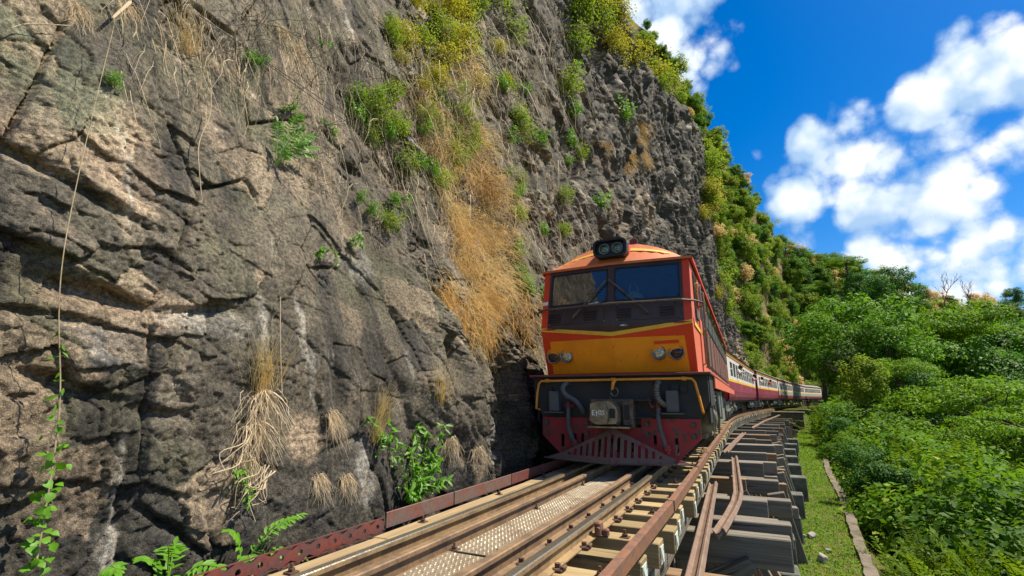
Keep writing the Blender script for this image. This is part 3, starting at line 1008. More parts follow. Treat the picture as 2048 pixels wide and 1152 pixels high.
for j, (s, zt, h, le) in enumerate(caps):
    mt = M['timber_brown'] if j % 5 == 3 else M['timber']
    beam('cap_beam', TP(s, -1.35, zt), TP(s, le, zt + rnd.uniform(-.02, .02)), .26 + rnd.uniform(-.02, .03), h, mt)
    zb = zt - h
    big = j % 2 == 0
    for lat in ((-.7, .1, .85, 1.5) if big else (.45, 1.25)):
        if lat > le - .2: continue
        bx = lat * 1.12 + rnd.uniform(-.05, .05)
        zg = float(ground_z(s, bx))
        o = beam('post', TP(s + rnd.uniform(-.05, .05), bx, zg - .25), TP(s, lat, zb - .003), .24, .24, M['timber_v'] if rnd.random() < .8 else M['timber_brown'], axis=2)
    if big:
        le2 = le + rnd.uniform(.05, .35)
        if s > 6: beam('cap_beam', TP(s + .34, .3, zb - .02), TP(s + .34, le2, zb - .02), .24, .28, M['timber'])
        else: le2 = le - .1
        beam('sill_beam', TP(s + .3, -.2, -1.62), TP(s + .3, le2 + .1, -1.66), .26, .28, M['timber'])
        # battered outer props
        for q in range(3):
            sq = s + .55 + q * .42 + rnd.uniform(-.05, .05)
            beam('prop', TP(sq, le - .30 + .12 * q + .35, -2.4), TP(sq, le - .55 + .05 * q, zb + .02), .15, .11, M['timber_v'] if q % 2 else M['timber_brown'], axis=2, bev=.006)
        # braces
        beam('brace', TP(s - .145, -.6, -2.0), TP(s - .145, 1.6, zb + .14), .05, .2, M['timber'], bev=.005)
# offcuts wedged between the caps
for (s, la, lb, z, w, h, m_) in ((1.5, 1.3, 2.05, -.83, .22, .22, 'timber'), (3.9, 1.55, 2.25, -1.0, .2, .2, 'timber_brown'), (4.35, 1.9, 2.5, -1.12, .22, .2, 'timber'), (6.4, 1.5, 2.45, -.98, .2, .22, 'timber_brown'),
                              (6.9, 1.2, 2.0, -.95, .2, .25, 'timber'), (9.3, 1.4, 2.6, -1.0, .24, .26, 'timber_brown'), (12.2, 1.7, 2.8, -1.0, .24, .3, 'timber'), (15.2, 1.6, 2.6, -.95, .22, .3, 'timber_brown'),
                              (18.3, 1.5, 2.9, -1.0, .22, .3, 'timber'), (21.6, 1.9, 3.1, -1.0, .22, .3, 'timber_brown'), (25.1, 1.9, 3.2, -1.0, .24, .3, 'timber')):
    beam('packing_timber', TP(s, la, z), TP(s + .05, lb, z - .02), w, h, M[m_])
# concrete footings on the ledge
for s, la, w, zt in ((.55, 1.95, .2, -1.50), (2.1, 1.9, .3, -1.66), (4.3, 1.95, .35, -1.66), (6.8, 2.2, .4, -1.75), (9.4, 2.45, .45, -1.65), (12.2, 2.75, .5, -1.55), (15.2, 2.85, .5, -1.5), (18.4, 3.0, .5, -1.5), (22, 3.1, .5, -1.5), (25.5, 3.25, .5, -1.5), (29.5, 3.3, .5, -1.5)):
    o = MB().box((0, 0, 0), (w + .15, .55, zt + 2.75), bev=.02).build('footing', M['plinth'], trestle)
    o.location = TP(s, la + w / 2, (zt - 2.75) / 2); o.rotation_euler = (0, 0, RZ(s) + rnd.uniform(-.05, .05))
for k, s in enumerate(np.arange(5, 34, 1.7)):
    la = min(1.9 + .06 * s, 2.8) + .02 * max(0, s - 15)
    beam('outer_post', TP(s, la + .28, -2.5), TP(s, la - .05, -1.0 + rnd.uniform(-.1, .12)), .2, .34, M['timber_v'], axis=2)

# abutment where the trestle ends
b = MB(); b.box((0, 0, 0), (3.0, 1.6, 1.3), bev=.03); b.box((0, -.02, .68), (3.2, 1.8, .10), bev=.02)
o = b.build('bridge_abutment', M['concrete']); o.location = TP(50.5, 2.2, -1.05); o.rotation_euler = (0, 0, RZ(50))
tag(o, 'low sunlit concrete abutment at the far end of the trestle beside the last coaches', 'abutment')

# old rails left lying on the cap beams
def at_z(x, y, z):
    r = pix_ray(x, y); k = (z - CZ) / r.z
    return EYE + r * k


def old_rail(pts, label, roll):
    b = MB(); rings = []
    P = [Vector(p) for p in pts]
    for i, p in enumerate(P):
        t = (P[min(i + 1, len(P) - 1)] - P[max(i - 1, 0)]).normalized()
        sd = t.cross(Vector((0, 0, 1))).normalized(); up = sd.cross(t)
        c, s_ = math.cos(roll), math.sin(roll)
        rings.append([p + sd * (u * c - (w + .066) * s_) + up * (u * s_ + (w + .066) * c) for u, w in RP])
    b.loft(rings)
    o = b.build('old_rail', M['old_rail'])
    tag(o, label, 'rail', 'old rails left on the trestle')
    return o


zr = -.60
old_rail([at_z(1428, 968, zr), at_z(1412, 1050, zr), at_z(1392, 1150, zr), at_z(1375, 1240, zr)], 'straight rusty old rail lying on its side across the nearest cap beams', R(62))
P_ = [at_z(1470, 915, zr), at_z(1474, 950, zr), at_z(1478, 985, zr), at_z(1474, 1005, zr), at_z(1462, 1030, zr), at_z(1440, 1066, zr)]
old_rail(P_, 'rusty old rail bent to the left at its near end on the cap beams', R(60))
old_rail([at_z(1489, 866, -.62), at_z(1470, 885, -.62), at_z(1452, 905, -.62)], 'short old rail lying slantwise behind the bent rail', R(75))
old_rail([at_z(1505, 856, -.62), at_z(1528, 843, -.62), at_z(1560, 830, -.62)], 'far old rail running along the cap beams toward the abutment', R(70))

# low concrete wall at the lip of the grassy ledge
b = MB()
ss2 = np.arange(-8, 34, .35); rings = []
for s in ss2:
    e_ = float(ledge_edge(s)); j1, j2, j3 = [rnd.uniform(-.025, .025) for _ in range(3)]
    zt = -2.24 + j3
    rings.append([TP(s, e_ - .02 + j1, -3.2), TP(s, e_ - .02 + j1, zt), TP(s, e_ + .20 + j2, zt + rnd.uniform(-.02, .02)), TP(s, e_ + .24 + j2, -3.2)])
b.loft(rings)
o = b.build('retaining_wall', M['concrete']); tag(o, 'low cracked concrete wall along the outer edge of the grassy ledge', 'wall')


def rock_mesh(seed, size):
    r = np.random.RandomState(seed)
    bm = bmesh.new(); bmesh.ops.create_icosphere(bm, subdivisions=3, radius=1)
    pl = [(Vector(r.normal(size=3)).normalized(), r.uniform(.55, .85)) for _ in range(9)]
    for v in bm.verts:
        p = v.co.copy()
        for n, d in pl:
            q = p.dot(n)
            if q > d: p -= n * (q - d)
        v.co = Vector((p.x * size[0], p.y * size[1], p.z * size[2]))
    me = bpy.data.meshes.new('loose_stone'); bm.to_mesh(me); bm.free(); me.materials.append(M['stone'])
    return me


for x, y, sz, lb in ((1623, 1070, (.22, .09, .07), 'flat pale stone lying on the grass nearest the wall'), (1607, 1072, (.07, .06, .05), 'small pale stone lying on the grass beside the flat one'),
                     (1643, 1118, (.20, .12, .12), 'jagged white stone on the grass beside the last footing'), (1656, 1100, (.06, .06, .04), 'tiny stone between the flat and the jagged white stones')):
    p = at_z(x, y, -2.25)
    o = inst('loose_stone', rock_mesh(x, sz), None, p, (0, 0, .8)); tag(o, lb, 'stone', 'stones on the ledge')

# ------------------------------------------------------------------ locomotive (local: x right, y back along the line, z up from the rail)
M['l_red'] = m_paint('engine red', (.74, .055, .012), (.30, .04, .015), .3, .42, 2.5, fadeamt=.08)
M['l_side'] = m_paint('faded engine red', (.64, .14, .07), (.30, .10, .06), .4, .5, 2.5)
M['l_roof'] = m_paint('roof red', (.60, .17, .06), (.26, .09, .05), .45, .55, 3)
M['l_orange'] = m_paint('engine orange', (.98, .33, .008), (.36, .11, .015), .28, .4, 2.2, fadeamt=.05, chips=.02, chipcol=(.25, .06, .02))
M['l_yellow'] = m_paint('stripe yellow', (.86, .52, .05), (.35, .2, .05), .35, .45, 5)
M['l_dark'] = m_paint('windscreen brown', (.055, .030, .028), (.03, .022, .02), .4, .5, 4)
M['l_black'] = m_paint('frame black', (.024, .024, .026), (.06, .052, .044), .5, .55, 3)
M['l_pilot'] = m_paint('pilot red', (.36, .022, .030), (.075, .048, .035), .55, .5, 2.2, chips=.40, chipcol=(.085, .062, .048))
M['l_plow'] = m_metal('plough iron', (.16, .13, .105), (.10, .07, .06), .6, .35, 5)
M['l_pipe'] = m_paint('pipe orange', (.80, .32, .03), (.25, .1, .03), .3, .4, 8)
M['l_hose'] = m_paint('hose rubber', (.085, .095, .105), (.05, .045, .04), .4, .6, 8)
M['l_steel'] = m_metal('worn steel', (.34, .30, .22), (.17, .14, .10), .38, .75, 7)
M['l_grey'] = m_paint('bogie grey', (.17, .175, .15), (.07, .055, .04), .55, .6, 3)
M['l_chrome'] = m_metal('lamp bezel', (.30, .29, .26), (.18, .17, .15), .35, .7, 12)
M['l_lens_red'] = m_plain('dark red lens', (.040, .008, .012), .12, 0, .6, 8, .2)
M['l_rubber'] = m_plain('black rubber', (.015, .015, .016), .5, 0, .4)
M['l_cab'] = m_paint('cab inside', (.20, .15, .07), (.06, .045, .03), .5, .7, 3)
M['l_glass'] = m_glass('windscreen glass', (.55, .60, .58), .09, .40, (.075, .078, .075))
M['l_sideglass'] = m_glass('side glass', (.35, .45, .42), .15, .5, (.02, .035, .032))
M['white'] = m_paint('white paint', (.80, .80, .76), (.35, .32, .28), .25, .5, 6)
M['hornred'] = m_paint('horn maroon', (.12, .02, .025), (.05, .02, .02), .4, .4, 8)


def m_lens(nm='lamp glass', a=(.95, .93, .82), b_=(.35, .34, .26)):
    t = NT(nm); c = t.coord('Object')
    n = t.vor(c, 60); p = t.bsdf(t.mix(t.rng(n, .1, .5), a, b_), .06, .85, t.bump(n, .5, .01), .6)
    return t.done(p)


M['l_lens'] = m_lens()
M['l_lens_green'] = m_lens('roof lamp glass', (.50, .62, .50), (.10, .14, .10))

loco = empty('diesel_locomotive', TP(0, 0, 0), -R(24.8))
tag(loco, 'red and orange diesel locomotive with brown windscreen frame heading the train', 'locomotive')

# nose profile: y of the front skin by height (edge of the body), the middle stands .10 further forward
def nose_y(z, x):
    e = np.interp(z, [1.34, 2.05, 3.08], [.21, -.09, .15])
    return float(e - .10 * (1 - abs(x) / 1.16))


HWB = 1.165


def front_patch(name, mat, pts, off, parent=loco, th=.004, mids=()):
    """panel lying on the nose: polygon of (x, z); split on the centre ridge and on the waist so that it follows the skin"""
    b = MB()
    V = [(x, nose_y(z, x) - off, z) for x, z in pts]
    n = len(V)
    b.add(V + [(x, y + th + off * .5, z) for x, y, z in V], [tuple(range(n))] + [tuple(range(n, 2 * n))[::-1]] + [(i, (i + 1) % n, n + (i + 1) % n, n + i) for i in range(n)])
    return b.build(name, mat, parent)


# body shell: lower nose, cab sides, body sides
b = MB()
zs = [1.335, 2.05, 2.10, 2.40, 3.02, 3.08]
L_ = 16.0
# sides
for sx in (-1, 1):
    ring = [(sx * HWB, nose_y(z, 1.16), z) for z in zs] + [(sx * HWB, L_, 3.08), (sx * HWB, L_, 1.335)]
    b.add(ring, [tuple(range(len(ring)))])
    # chamfered front posts beside the windows
# lower nose two halves, with the band under the windscreen
for sx in (-1, 1):
    for z0, z1 in ((1.335, 2.05), (2.05, 2.40)):
        b.add([(0, nose_y(z0, 0), z0), (sx * HWB, nose_y(z0, 1.16), z0), (sx * HWB, nose_y(z1, 1.16), z1), (0, nose_y(z1, 0), z1)], [(0, 1, 2, 3)])
    for xa, xb, z0, z1 in ((1.03, HWB, 2.40, 3.08), (0.0, .055, 2.40, 3.08), (.055, 1.03, 3.00, 3.08)):
        b.add([(sx * xa, nose_y(z0, xa), z0), (sx * xb, nose_y(z0, xb), z0), (sx * xb, nose_y(z1, xb), z1), (sx * xa, nose_y(z1, xa), z1)], [(0, 1, 2, 3)])
b.add([(-HWB, L_, 1.335), (HWB, L_, 1.335), (HWB, L_, 3.08), (-HWB, L_, 3.08)], [(0, 1, 2, 3)])
b.mat = 1
body = b.build('body', [M['l_red'], M['l_side']], loco)
me = body.data
for p in me.polygons: p.material_index = 1 if abs(p.normal.x) > .9 else 0

# roof with visor
b = MB(); xs = [k / 14 * 2 - 1 for k in range(15)]
def arch(x): return 3.085 + .425 * (1 - abs(x) ** 2.2)
ring0 = [(x * 1.21, nose_y(3.08, x * 1.16) - .05, 3.085) for x in xs]
ring0b = [(x * 1.21, nose_y(3.08, x * 1.16) - .05, 3.045) for x in xs]
ring1 = [(x * 1.20, .46 - .10 * (1 - abs(x)), arch(x) - .02) for x in xs]
ring2 = [(x * 1.20, .75, arch(x)) for x in xs]; ring3 = [(x * 1.20, L_ + .1, arch(x)) for x in xs]
b.loft([ring0b, ring0, ring1, ring2, ring3], closed=False)
b.add([(-1.21, .1, 3.045), (-1.21, L_ + .1, 3.045), (-1.20, L_ + .1, 3.085), (-1.20, .46, 3.085)], [(0, 1, 2, 3)])
b.add([(1.21, .1, 3.045), (1.21, L_ + .1, 3.045), (1.20, L_ + .1, 3.085), (1.20, .46, 3.085)], [(0, 1, 2, 3)])
roof = b.build('roof', M['l_roof'], loco)
shade(roof.data, 25)
# gutter along the roof edge
for sx in (-1, 1): MB().box((sx * 1.205, L_ / 2 + .1, 3.05), (.03, L_ - .1, .05)).build('gutter', M['l_red'], roof)
# yellow line across the visor
for sx in (-1, 1):
    b = MB(); Q = []
    for k in range(9):
        x = .27 + k / 8 * .62; xx = sx * x
        def P(f):
            u = xx / 1.205
            y0 = nose_y(3.08, u * 1.16) - .05; y1 = .46 - .10 * (1 - abs(u)); z0 = 3.085; z1 = arch(u) - .02
            return (xx, y0 + (y1 - y0) * f - .006, z0 + (z1 - z0) * f + .006)
        Q.append((P(.56), P(.70)))
    V = [q for p in Q for q in p]
    b.add(V, [(2 * i, 2 * i + 2, 2 * i + 3, 2 * i + 1) for i in range(8)])
    b.build('roof_stripe', M['l_yellow'], roof)

# windscreen frame, panes
for sx in (-1, 1):
    # dark apron below the glass, down to the yellow V: a piece on each side of the waist
    front_patch('windscreen_apron', M['l_dark'], [(sx * .0, 2.05), (sx * 1.055, 2.05), (sx * 1.055, 2.405), (sx * .0, 2.405)], .004)
    front_patch('windscreen_apron', M['l_dark'], [(sx * .0, 1.945), (sx * .90, 2.05), (sx * .0, 2.05)], .004)
    fr = []
    for xa, xb, z0, z1 in ((0, .05, 2.405, 3.04), (1.02, 1.06, 2.405, 3.04), (.05, 1.02, 2.995, 3.04), (.05, 1.02, 2.405, 2.435)):
        fr.append([(sx * xa, z0), (sx * xb, z0), (sx * xb, z1), (sx * xa, z1)])
    bb = MB()
    for pts in fr:
        V = [(x, nose_y(z, x) - .012, z) for x, z in pts]
        bb.add(V + [(x, y + .05, z) for x, y, z in V], [(0, 1, 2, 3), (7, 6, 5, 4), (0, 1, 5, 4), (1, 2, 6, 5), (2, 3, 7, 6), (3, 0, 4, 7)])
    bb.build('window_frame', M['l_dark'], loco)
    # rounded rubber gasket and pane
    pts = []
    x0, x1, z0, z1, r = .075, 1.0, 2.455, 2.975, .05
    for cx, cz, a0 in ((x1 - r, z1 - r, 0), (x0 + r, z1 - r, 90), (x0 + r, z0 + r, 180), (x1 - r, z0 + r, 270)):
        for k in range(5): a = R(a0 + k * 22.5); pts.append((sx * (cx + r * math.cos(a)), cz + r * math.sin(a)))
    g = MB(); n = len(pts)
    def on(x, z, o_): return (x, nose_y(z, x) - o_, z)
    outer = [(x + (.022 if abs(x) > .5 else -.022) * sx, z + (.022 if z > 2.7 else -.022)) for x, z in pts]
    g.add([on(x, z, .016) for x, z in pts] + [on(x, z, .016) for x, z in outer] + [on(x, z, -.02) for x, z in pts], [(i, (i + 1) % n, n + (i + 1) % n, n + i) for i in range(n)] + [(i, (i + 1) % n, 2 * n + (i + 1) % n, 2 * n + i) for i in range(n)])
    gk = g.build('window_gasket', M['l_rubber'], loco)
    pane = MB().add([on(x, z, .004) for x, z in pts], [tuple(range(n))]).build('windscreen', M['l_glass'], loco)
    # yellow V stripe
    st = [(sx * 0, 1.90), (sx * 1.165, 2.035), (sx * 1.165, 2.095), (sx * 0, 1.955)]
    # two pieces: below and above the waist the skin changes slope
    front_patch('nose_stripe', M['l_yellow'], [(sx * 0, 1.895), (sx * .75, 1.982), (sx * .75, 2.036), (sx * 0, 1.952)], .007)
    front_patch('nose_stripe', M['l_yellow'], [(sx * .75, 1.982), (sx * HWB, 2.03), (sx * HWB, 2.084), (sx * .75, 2.036)], .009)
    # orange nose panel
    front_patch('nose_panel', M['l_orange'], [(sx * 0, 1.36), (sx * 1.06, 1.36), (sx * 1.035, 1.865), (sx * 0, 1.865)], .004)
    # louvres in the apron
    for xc in ((-.93, -.33) if sx < 0 else (.20, .83)):
        b = MB()
        for k in range(4):
            z = 2.17 + k * .042
            x0_, x1_ = xc - .105, xc + .105
            y0_, y1_ = nose_y(z, x0_) - .006, nose_y(z, x1_) - .006
            b.add([(x0_, y0_, z), (x1_, y1_, z), (x1_, y1_, z + .026), (x0_, y0_, z + .026), (x0_, y0_ - .022, z), (x1_, y1_ - .022, z)], [(4, 5, 2, 3), (0, 1, 5, 4), (0, 4, 3), (1, 2, 5)])
        b.build('louvre', M['l_dark'], loco)
    # bolted apron panel edge
    xa, xb = (.10, 1.02)
    b = MB()
    for x, z in ((xa, 2.13), (xb, 2.13), (xa, 2.38), (xb, 2.38), (.55, 2.39)):
        b.cyl((sx * x, nose_y(z, x) - .012, z), (sx * x, nose_y(z, x) + .01, z), .009, 6)
    b.build('apron_screws', M['l_chrome'], loco)
    b = MB()
    pq = [(sx * xa, 2.12), (sx * xb, 2.12), (sx * xb, 2.395), (sx * xa, 2.395)]
    b.tube([on(x, z, .006) for x, z in pq] + [on(*pq[0], .006)], .004, 4)
    b.build('apron_seam', M['l_black'], loco)

# patches of paint: red plate mark over the right lamps, sticker on the left post, worn patch on the apron
front_patch('paint_patch', M['l_red'], [(.60, 1.755), (.95, 1.765), (.95, 1.81), (.60, 1.80)], .007)
front_patch('sticker', M['white'], [(-1.165, 2.47), (-1.07, 2.475), (-1.07, 2.535), (-1.165, 2.53)], .006)
front_patch('worn_patch', M['teal'], [(.15, 2.035), (.24, 2.03), (.27, 2.045), (.22, 2.06), (.14, 2.05)], .008)
front_patch('worn_patch', M['teal'], [(-.36, 2.415), (-.18, 2.425), (-.12, 2.44), (-.20, 2.452), (-.38, 2.43)], .020)

# wipers
for sx, xa, xb in ((-1, -.09, -.60), (1, .0, .56)):
    b = MB()
    pa = Vector((xa, nose_y(2.77, xa) - .05, 2.77)); pb = Vector((xb, nose_y(2.22, xb) - .06, 2.22))
    mid = pa.lerp(pb, .78)
    b.tube([pa, mid], [.009, .012], 6); b.tube([mid, pb], [.018, .022], 6)
    d = (pb - pa).normalized()
    b.tube([pa - d * .03, pa.lerp(pb, .42)], .014, 6)
    b.tube([pb, pb + Vector((0, .07, -.01))], .018, 6)
    b.build('wiper', M['l_plow'], loco)

# handrail under the windscreen
b = MB()
pts = [(-1.36, .30, 2.36), (-1.30, .10, 2.365), (-1.1, -.155, 2.37)] + [(x, nose_y(2.37, x) - .10, 2.375 + .01 * (1 - abs(x))) for x in (-.8, -.4, 0, .4, .8)] + [(1.05, -.16, 2.37), (1.22, -.02, 2.365), (1.30, .14, 2.36), (1.30, .34, 2.34), (1.19, .38, 2.33)]
b.tube(pts, .017, 8)
for x in (-.95, 0.0, .95): b.tube([(x, nose_y(2.37, x) - .10, 2.37), (x, nose_y(2.37, x) + .0, 2.36)], .012, 6)
b.build('handrail', M['l_plow'], loco, True)

# headlamp box on the visor
hl = MB()
def pill(cx, cz, w, h, r, y, n=6):
    o = []
    for ax, az, a0 in ((cx + w / 2 - r, cz + h / 2 - r, 0), (cx - w / 2 + r, cz + h / 2 - r, 90), (cx - w / 2 + r, cz - h / 2 + r, 180), (cx + w / 2 - r, cz - h / 2 + r, 270)):
        for k in range(n + 1): a = R(a0 + k * 90 / n); o.append((ax + r * math.cos(a), y, az + r * math.sin(a)))
    return o
hc = (.015, 3.31)
hl.loft([pill(*hc, .50, .26, .085, .06), pill(*hc, .52, .28, .09, .10), pill(*hc, .54, .30, .10, .55)])
hb = hl.build('headlamp_housing', M['l_red'], loco, True)
r1 = pill(*hc, .54, .29, .09, -.09); r2 = pill(*hc, .54, .29, .09, .09); r3 = pill(*hc, .48, .23, .075, -.09); r4 = pill(*hc, .46, .21, .075, -.0)
MB().loft([r2, r1, r3, r4], cap=False).add(r4, [tuple(range(len(r4)))]).build('headlamp_hood', M['l_rubber'], hb, True)
for x in (-.09, .12):
    b = MB(); rr = []
    for y, r in ((-.005, .088), (-.02, .088), (-.02, .076), (-.008, .074)): rr.append([(x + r * math.cos(a * math.pi / 12), y, 3.315 + r * math.sin(a * math.pi / 12)) for a in range(24)])
    b.loft(rr, cap=False); b.build('lamp_bezel', M['l_chrome'], hb, True)
    b = MB(); rr = []
    for y, r in ((-.010, .074), (-.022, .052), (-.028, .02)): rr.append([(x + r * math.cos(a * math.pi / 12), y, 3.315 + r * math.sin(a * math.pi / 12)) for a in range(24)])
    b.loft(rr); b.build('lamp_lens', M['l_lens_green'], hb, True)
# horns
for x, z, r in ((.0, 3.50, .05), (.30, 3.50, .065)):
    b = MB(); rr = []
    for y, q in ((.10, r), (.13, r * .8), (.20, r * .45), (.55, r * .3)): rr.append([(x + q * math.cos(a * math.pi / 8), y + .3, z + q * math.sin(a * math.pi / 8)) for a in range(16)])
    b.loft(rr); b.build('horn', M['hornred'], loco, True)

# lamp pairs on the nose
def lamp(x, z, r, lens, parent):
    y0 = nose_y(z, x) - .004
    b = MB(); rr = []
    for y, q in ((.02, r * 1.16), (-.05, r * 1.16), (-.06, r * 1.08), (-.055, r * .96), (-.03, r * .93)): rr.append([(x + q * math.cos(a * math.pi / 14), y0 + y, z + q * math.sin(a * math.pi / 14)) for a in range(28)])
    b.loft(rr, cap=False)
    h = b.build('lamp_rim', M['l_chrome'], parent, True)
    b = MB(); rr = []
    for y, q in ((-.028, r * .95), (-.042, r * .7), (-.05, r * .3), (-.052, r * .05)): rr.append([(x + q * math.cos(a * math.pi / 14), y0 + y, z + q * math.sin(a * math.pi / 14)) for a in range(28)])
    b.loft(rr); b.build('lamp_lens', lens, parent, True)
for sx, xr, xw in ((-1, -1.0, -.775), (1, .905, .655)):
    lo, hi = (min(xr, xw) - .115, max(xr, xw) + .115)
    pts = [(lo, 1.55), (lo + .05, 1.51), (hi - .05, 1.51), (hi, 1.56), (hi, 1.70), (hi - .05, 1.745), (lo + .05, 1.745), (lo, 1.70)]
    lp = front_patch('lamp_panel', M['l_orange'], pts, .028, th=.02)
    lamp(xr, 1.63, .097, M['l_lens_red'], lp); lamp(xw, 1.63, .094, M['l_lens'], lp)

# cab interior
b = MB()
b.box((0, 1.75, 2.2), (2.26, .04, 1.7)); b.mat = 1
b.box((0, 1.1, 1.42), (2.26, 1.2, .04)); b.box((0, .42, 2.02), (2.1, .42, .66), bev=.03); b.box((-.62, 1.25, 2.12), (.46, .12, .62), bev=.04); b.box((.62, 1.25, 2.12), (.46, .12, .62), bev=.04)
b.mat = 0
b.box((0, 1.72, 3.0), (2.2, .03, .10))
b.build('cab_interior', [M['l_cab'], M['l_black']], loco)

# plastic bag behind the glass
b = MB(); rr = []
for k, (z, w, d) in enumerate(((2.385, .10, .07), (2.43, .16, .09), (2.50, .15, .08), (2.58, .10, .05), (2.62, .05, .03))):
    rr.append([(.30 + w * math.cos(a * math.pi / 8) * (1 + .12 * math.sin(3 * a + k)), .22 + d * math.sin(a * math.pi / 8), z + .012 * math.sin(2 * a + k)) for a in range(16)])
b.loft(rr)
for sx in (-1, 1): b.tube([(.30 + sx * .04, .22, 2.60), (.30 + sx * .07, .21, 2.66), (.30 + sx * .05, .2, 2.72), (.30 + sx * .015, .2, 2.75)], .009, 5)
M['bag'] = m_plain('thin plastic', (.55, .70, .74), .3, 0, .5, 12, .3)
M['bagred'] = m_plain('red packet', (.62, .10, .08), .4)
o = b.build('plastic_bag', M['bag'], None, True); o.matrix_world = loco.matrix_basis.copy(); o.location = loco.location
MB().box((.31, .125, 2.47), (.15, .02, .08)).build('packet', M['bagred'], o)
tag(o, 'pale blue plastic bag with red packet behind the locomotive windscreen', 'bag')

# deck plate and front beam
MB().box((0, 8.0 - .07, 1.315), (2.70, 16.2, .035), bev=.006).build('deck_plate', M['rust_red'], loco)
b = MB()
b.prism([(-1.30, 1.295), (1.30, 1.295), (1.30, .93), (1.17, .70), (1.17, .60), (-1.17, .60), (-1.17, .70), (-1.30, .93)], 1, -.06, .10)
fb = b.build('front_beam', M['l_black'], loco)
for sx in (-1, 1):
    b = MB(); b.box((sx * 1.30, .55, 1.08), (.03, .98, .42)); b.box((sx * 1.28, .3, .78), (.03, .5, .3))
    b.build('frame_corner', M['l_black'], loco)
for sx in (-1, 1): MB().box((sx * 1.335, 8.4, 1.21), (.03, 15.0, .17), bev=.005).build('side_sill', M['l_side'], loco)

# orange uncoupling pipe
b = MB()
b.tube([(-1.21, -.08, .80), (-1.24, -.15, .82), (-1.22, -.15, 1.05), (-1.19, -.15, 1.20), (-1.15, -.15, 1.236), (-1.08, -.15, 1.238), (0, -.15, 1.243), (1.03, -.15, 1.247), (1.10, -.15, 1.24), (1.14, -.15, 1.19), (1.18, -.15, .98), (1.21, -.15, .80), (1.21, -.08, .78)], .018, 10)
pp = b.build('cut_lever_pipe', M['l_pipe'], loco, True)
b = MB()
for x in (-1.05, .0, 1.0): b.cyl((x - .03, -.15, 1.243), (x + .03, -.15, 1.243), .028, 12); b.box((x, -.10, 1.25), (.03, .08, .04))
b.tube([(.02, -.16, 1.24), (.0, -.19, 1.18), (-.02, -.18, 1.10)], [.03, .026, .018], 8)
b.build('pipe_bracket', M['l_pipe'], pp, True)
# ring and chain
b = MB()
b.tube([(.01 + .052 * math.cos(a * math.pi / 10), -.16, 1.065 + .062 * math.sin(a * math.pi / 10)) for a in range(21)], .008, 6, cap=False)
b.build('pull_ring', M['l_steel'], loco, True)
b = MB()
for k in range(5): b.tube([(-.05 + (.015 * math.cos(a * math.pi / 4) if k % 2 else 0), -.17 + (0 if k % 2 else .015 * math.cos(a * math.pi / 4)), 1.10 - k * .033 + .022 * math.sin(a * math.pi / 4)) for a in range(9)], .005, 4, cap=False)
b.build('chain', M['l_plow'], loco)

# coupler
b = MB()
b.box((-.02, -.10, .76), (.62, .30, .40), bev=.01)
b.build('coupler_pocket', M['l_plow'], loco)
b = MB()
# knuckle seen from the front: block with a face plate and the curved guard arm
prof = [(-.285, .62), (-.27, .93), (-.20, .955), (-.02, .96), (.06, .93), (.115, .86), (.135, .78), (.13, .66), (.10, .60), (-.20, .585)]
b.loft([[(x, -.25, z) for x, z in prof], [(x * .98, -.40, z * .995) for x, z in prof], [(x * .9 - .01, -.46, .77 + (z - .77) * .86) for x, z in prof]])
cp = b.build('coupler_head', M['l_steel'], loco)
b = MB(); b.prism([(-.275, .66), (-.03, .64), (-.005, .76), (-.05, .915), (-.265, .90)], 1, -.52, -.44); b.build('knuckle', M['l_steel'], cp)
MB().box((.035, -.455, .765), (.075, .03, .13)).build('knuckle_slot', M['l_rubber'], cp)
b = MB(); b.box((.215, -.27, .77), (.15, .10, .36), bev=.02); b.mat = 1; b.box((.21, -.325, .78), (.07, .02, .20)); b.mat = 0
for z in (.63, .70, .84, .91): b.box((.275, -.325, z), (.06, .03, .045), bev=.008)
b.build('guard_arm', [M['l_plow'], M['l_rubber']], cp)
b = MB(); b.box((.40, -.14, .945), (.30, .16, .015)); b.box((.40, -.14, .70), (.28, .16, .015)); b.box((-.33, -.12, .93), (.10, .15, .02)); b.build('side_bracket', M['l_black'], loco)
MB().box((-.03, -.30, .575), (.60, .34, .02)).build('coupler_shelf', M['l_steel'], cp)
# cast marks on the knuckle
def stroke(b, pts, y, r=.007): b.tube([(x, y, z) for x, z in pts], r, 5)
b = MB(); yk = -.524
for k, strokes in enumerate(([[(0, .06), (0, .0)], [(0, .06), (.035, .06)], [(0, .03), (.03, .03)], [(0, 0), (.035, 0)]], [[(0, .03), (.03, .03)], [(.015, .05), (.015, -.02)]], [[(0, .06), (0, 0), (.03, .0), (.03, .06), (0, .06)]], [[(.03, .06), (0, .05), (.03, .02), (0, 0)]])):
    for q in strokes: stroke(b, [(-.235 + k * .048 + x, .745 + z) for x, z in q], yk)
b.build('cast_mark', M['white'], cp)

# brake hoses
def curve(pts, n=6):
    P = [Vector(p) for p in pts]; o = []
    for i in range(len(P) - 1):
        p0 = P[max(i - 1, 0)]; p1 = P[i]; p2 = P[i + 1]; p3 = P[min(i + 2, len(P) - 1)]
        for k in range(n):
            t = k / n
            o.append(.5 * ((2 * p1) + (p2 - p0) * t + (2 * p0 - 5 * p1 + 4 * p2 - p3) * t * t + (3 * p1 - p0 - 3 * p2 + p3) * t ** 3))
    o.append(P[-1]); return o


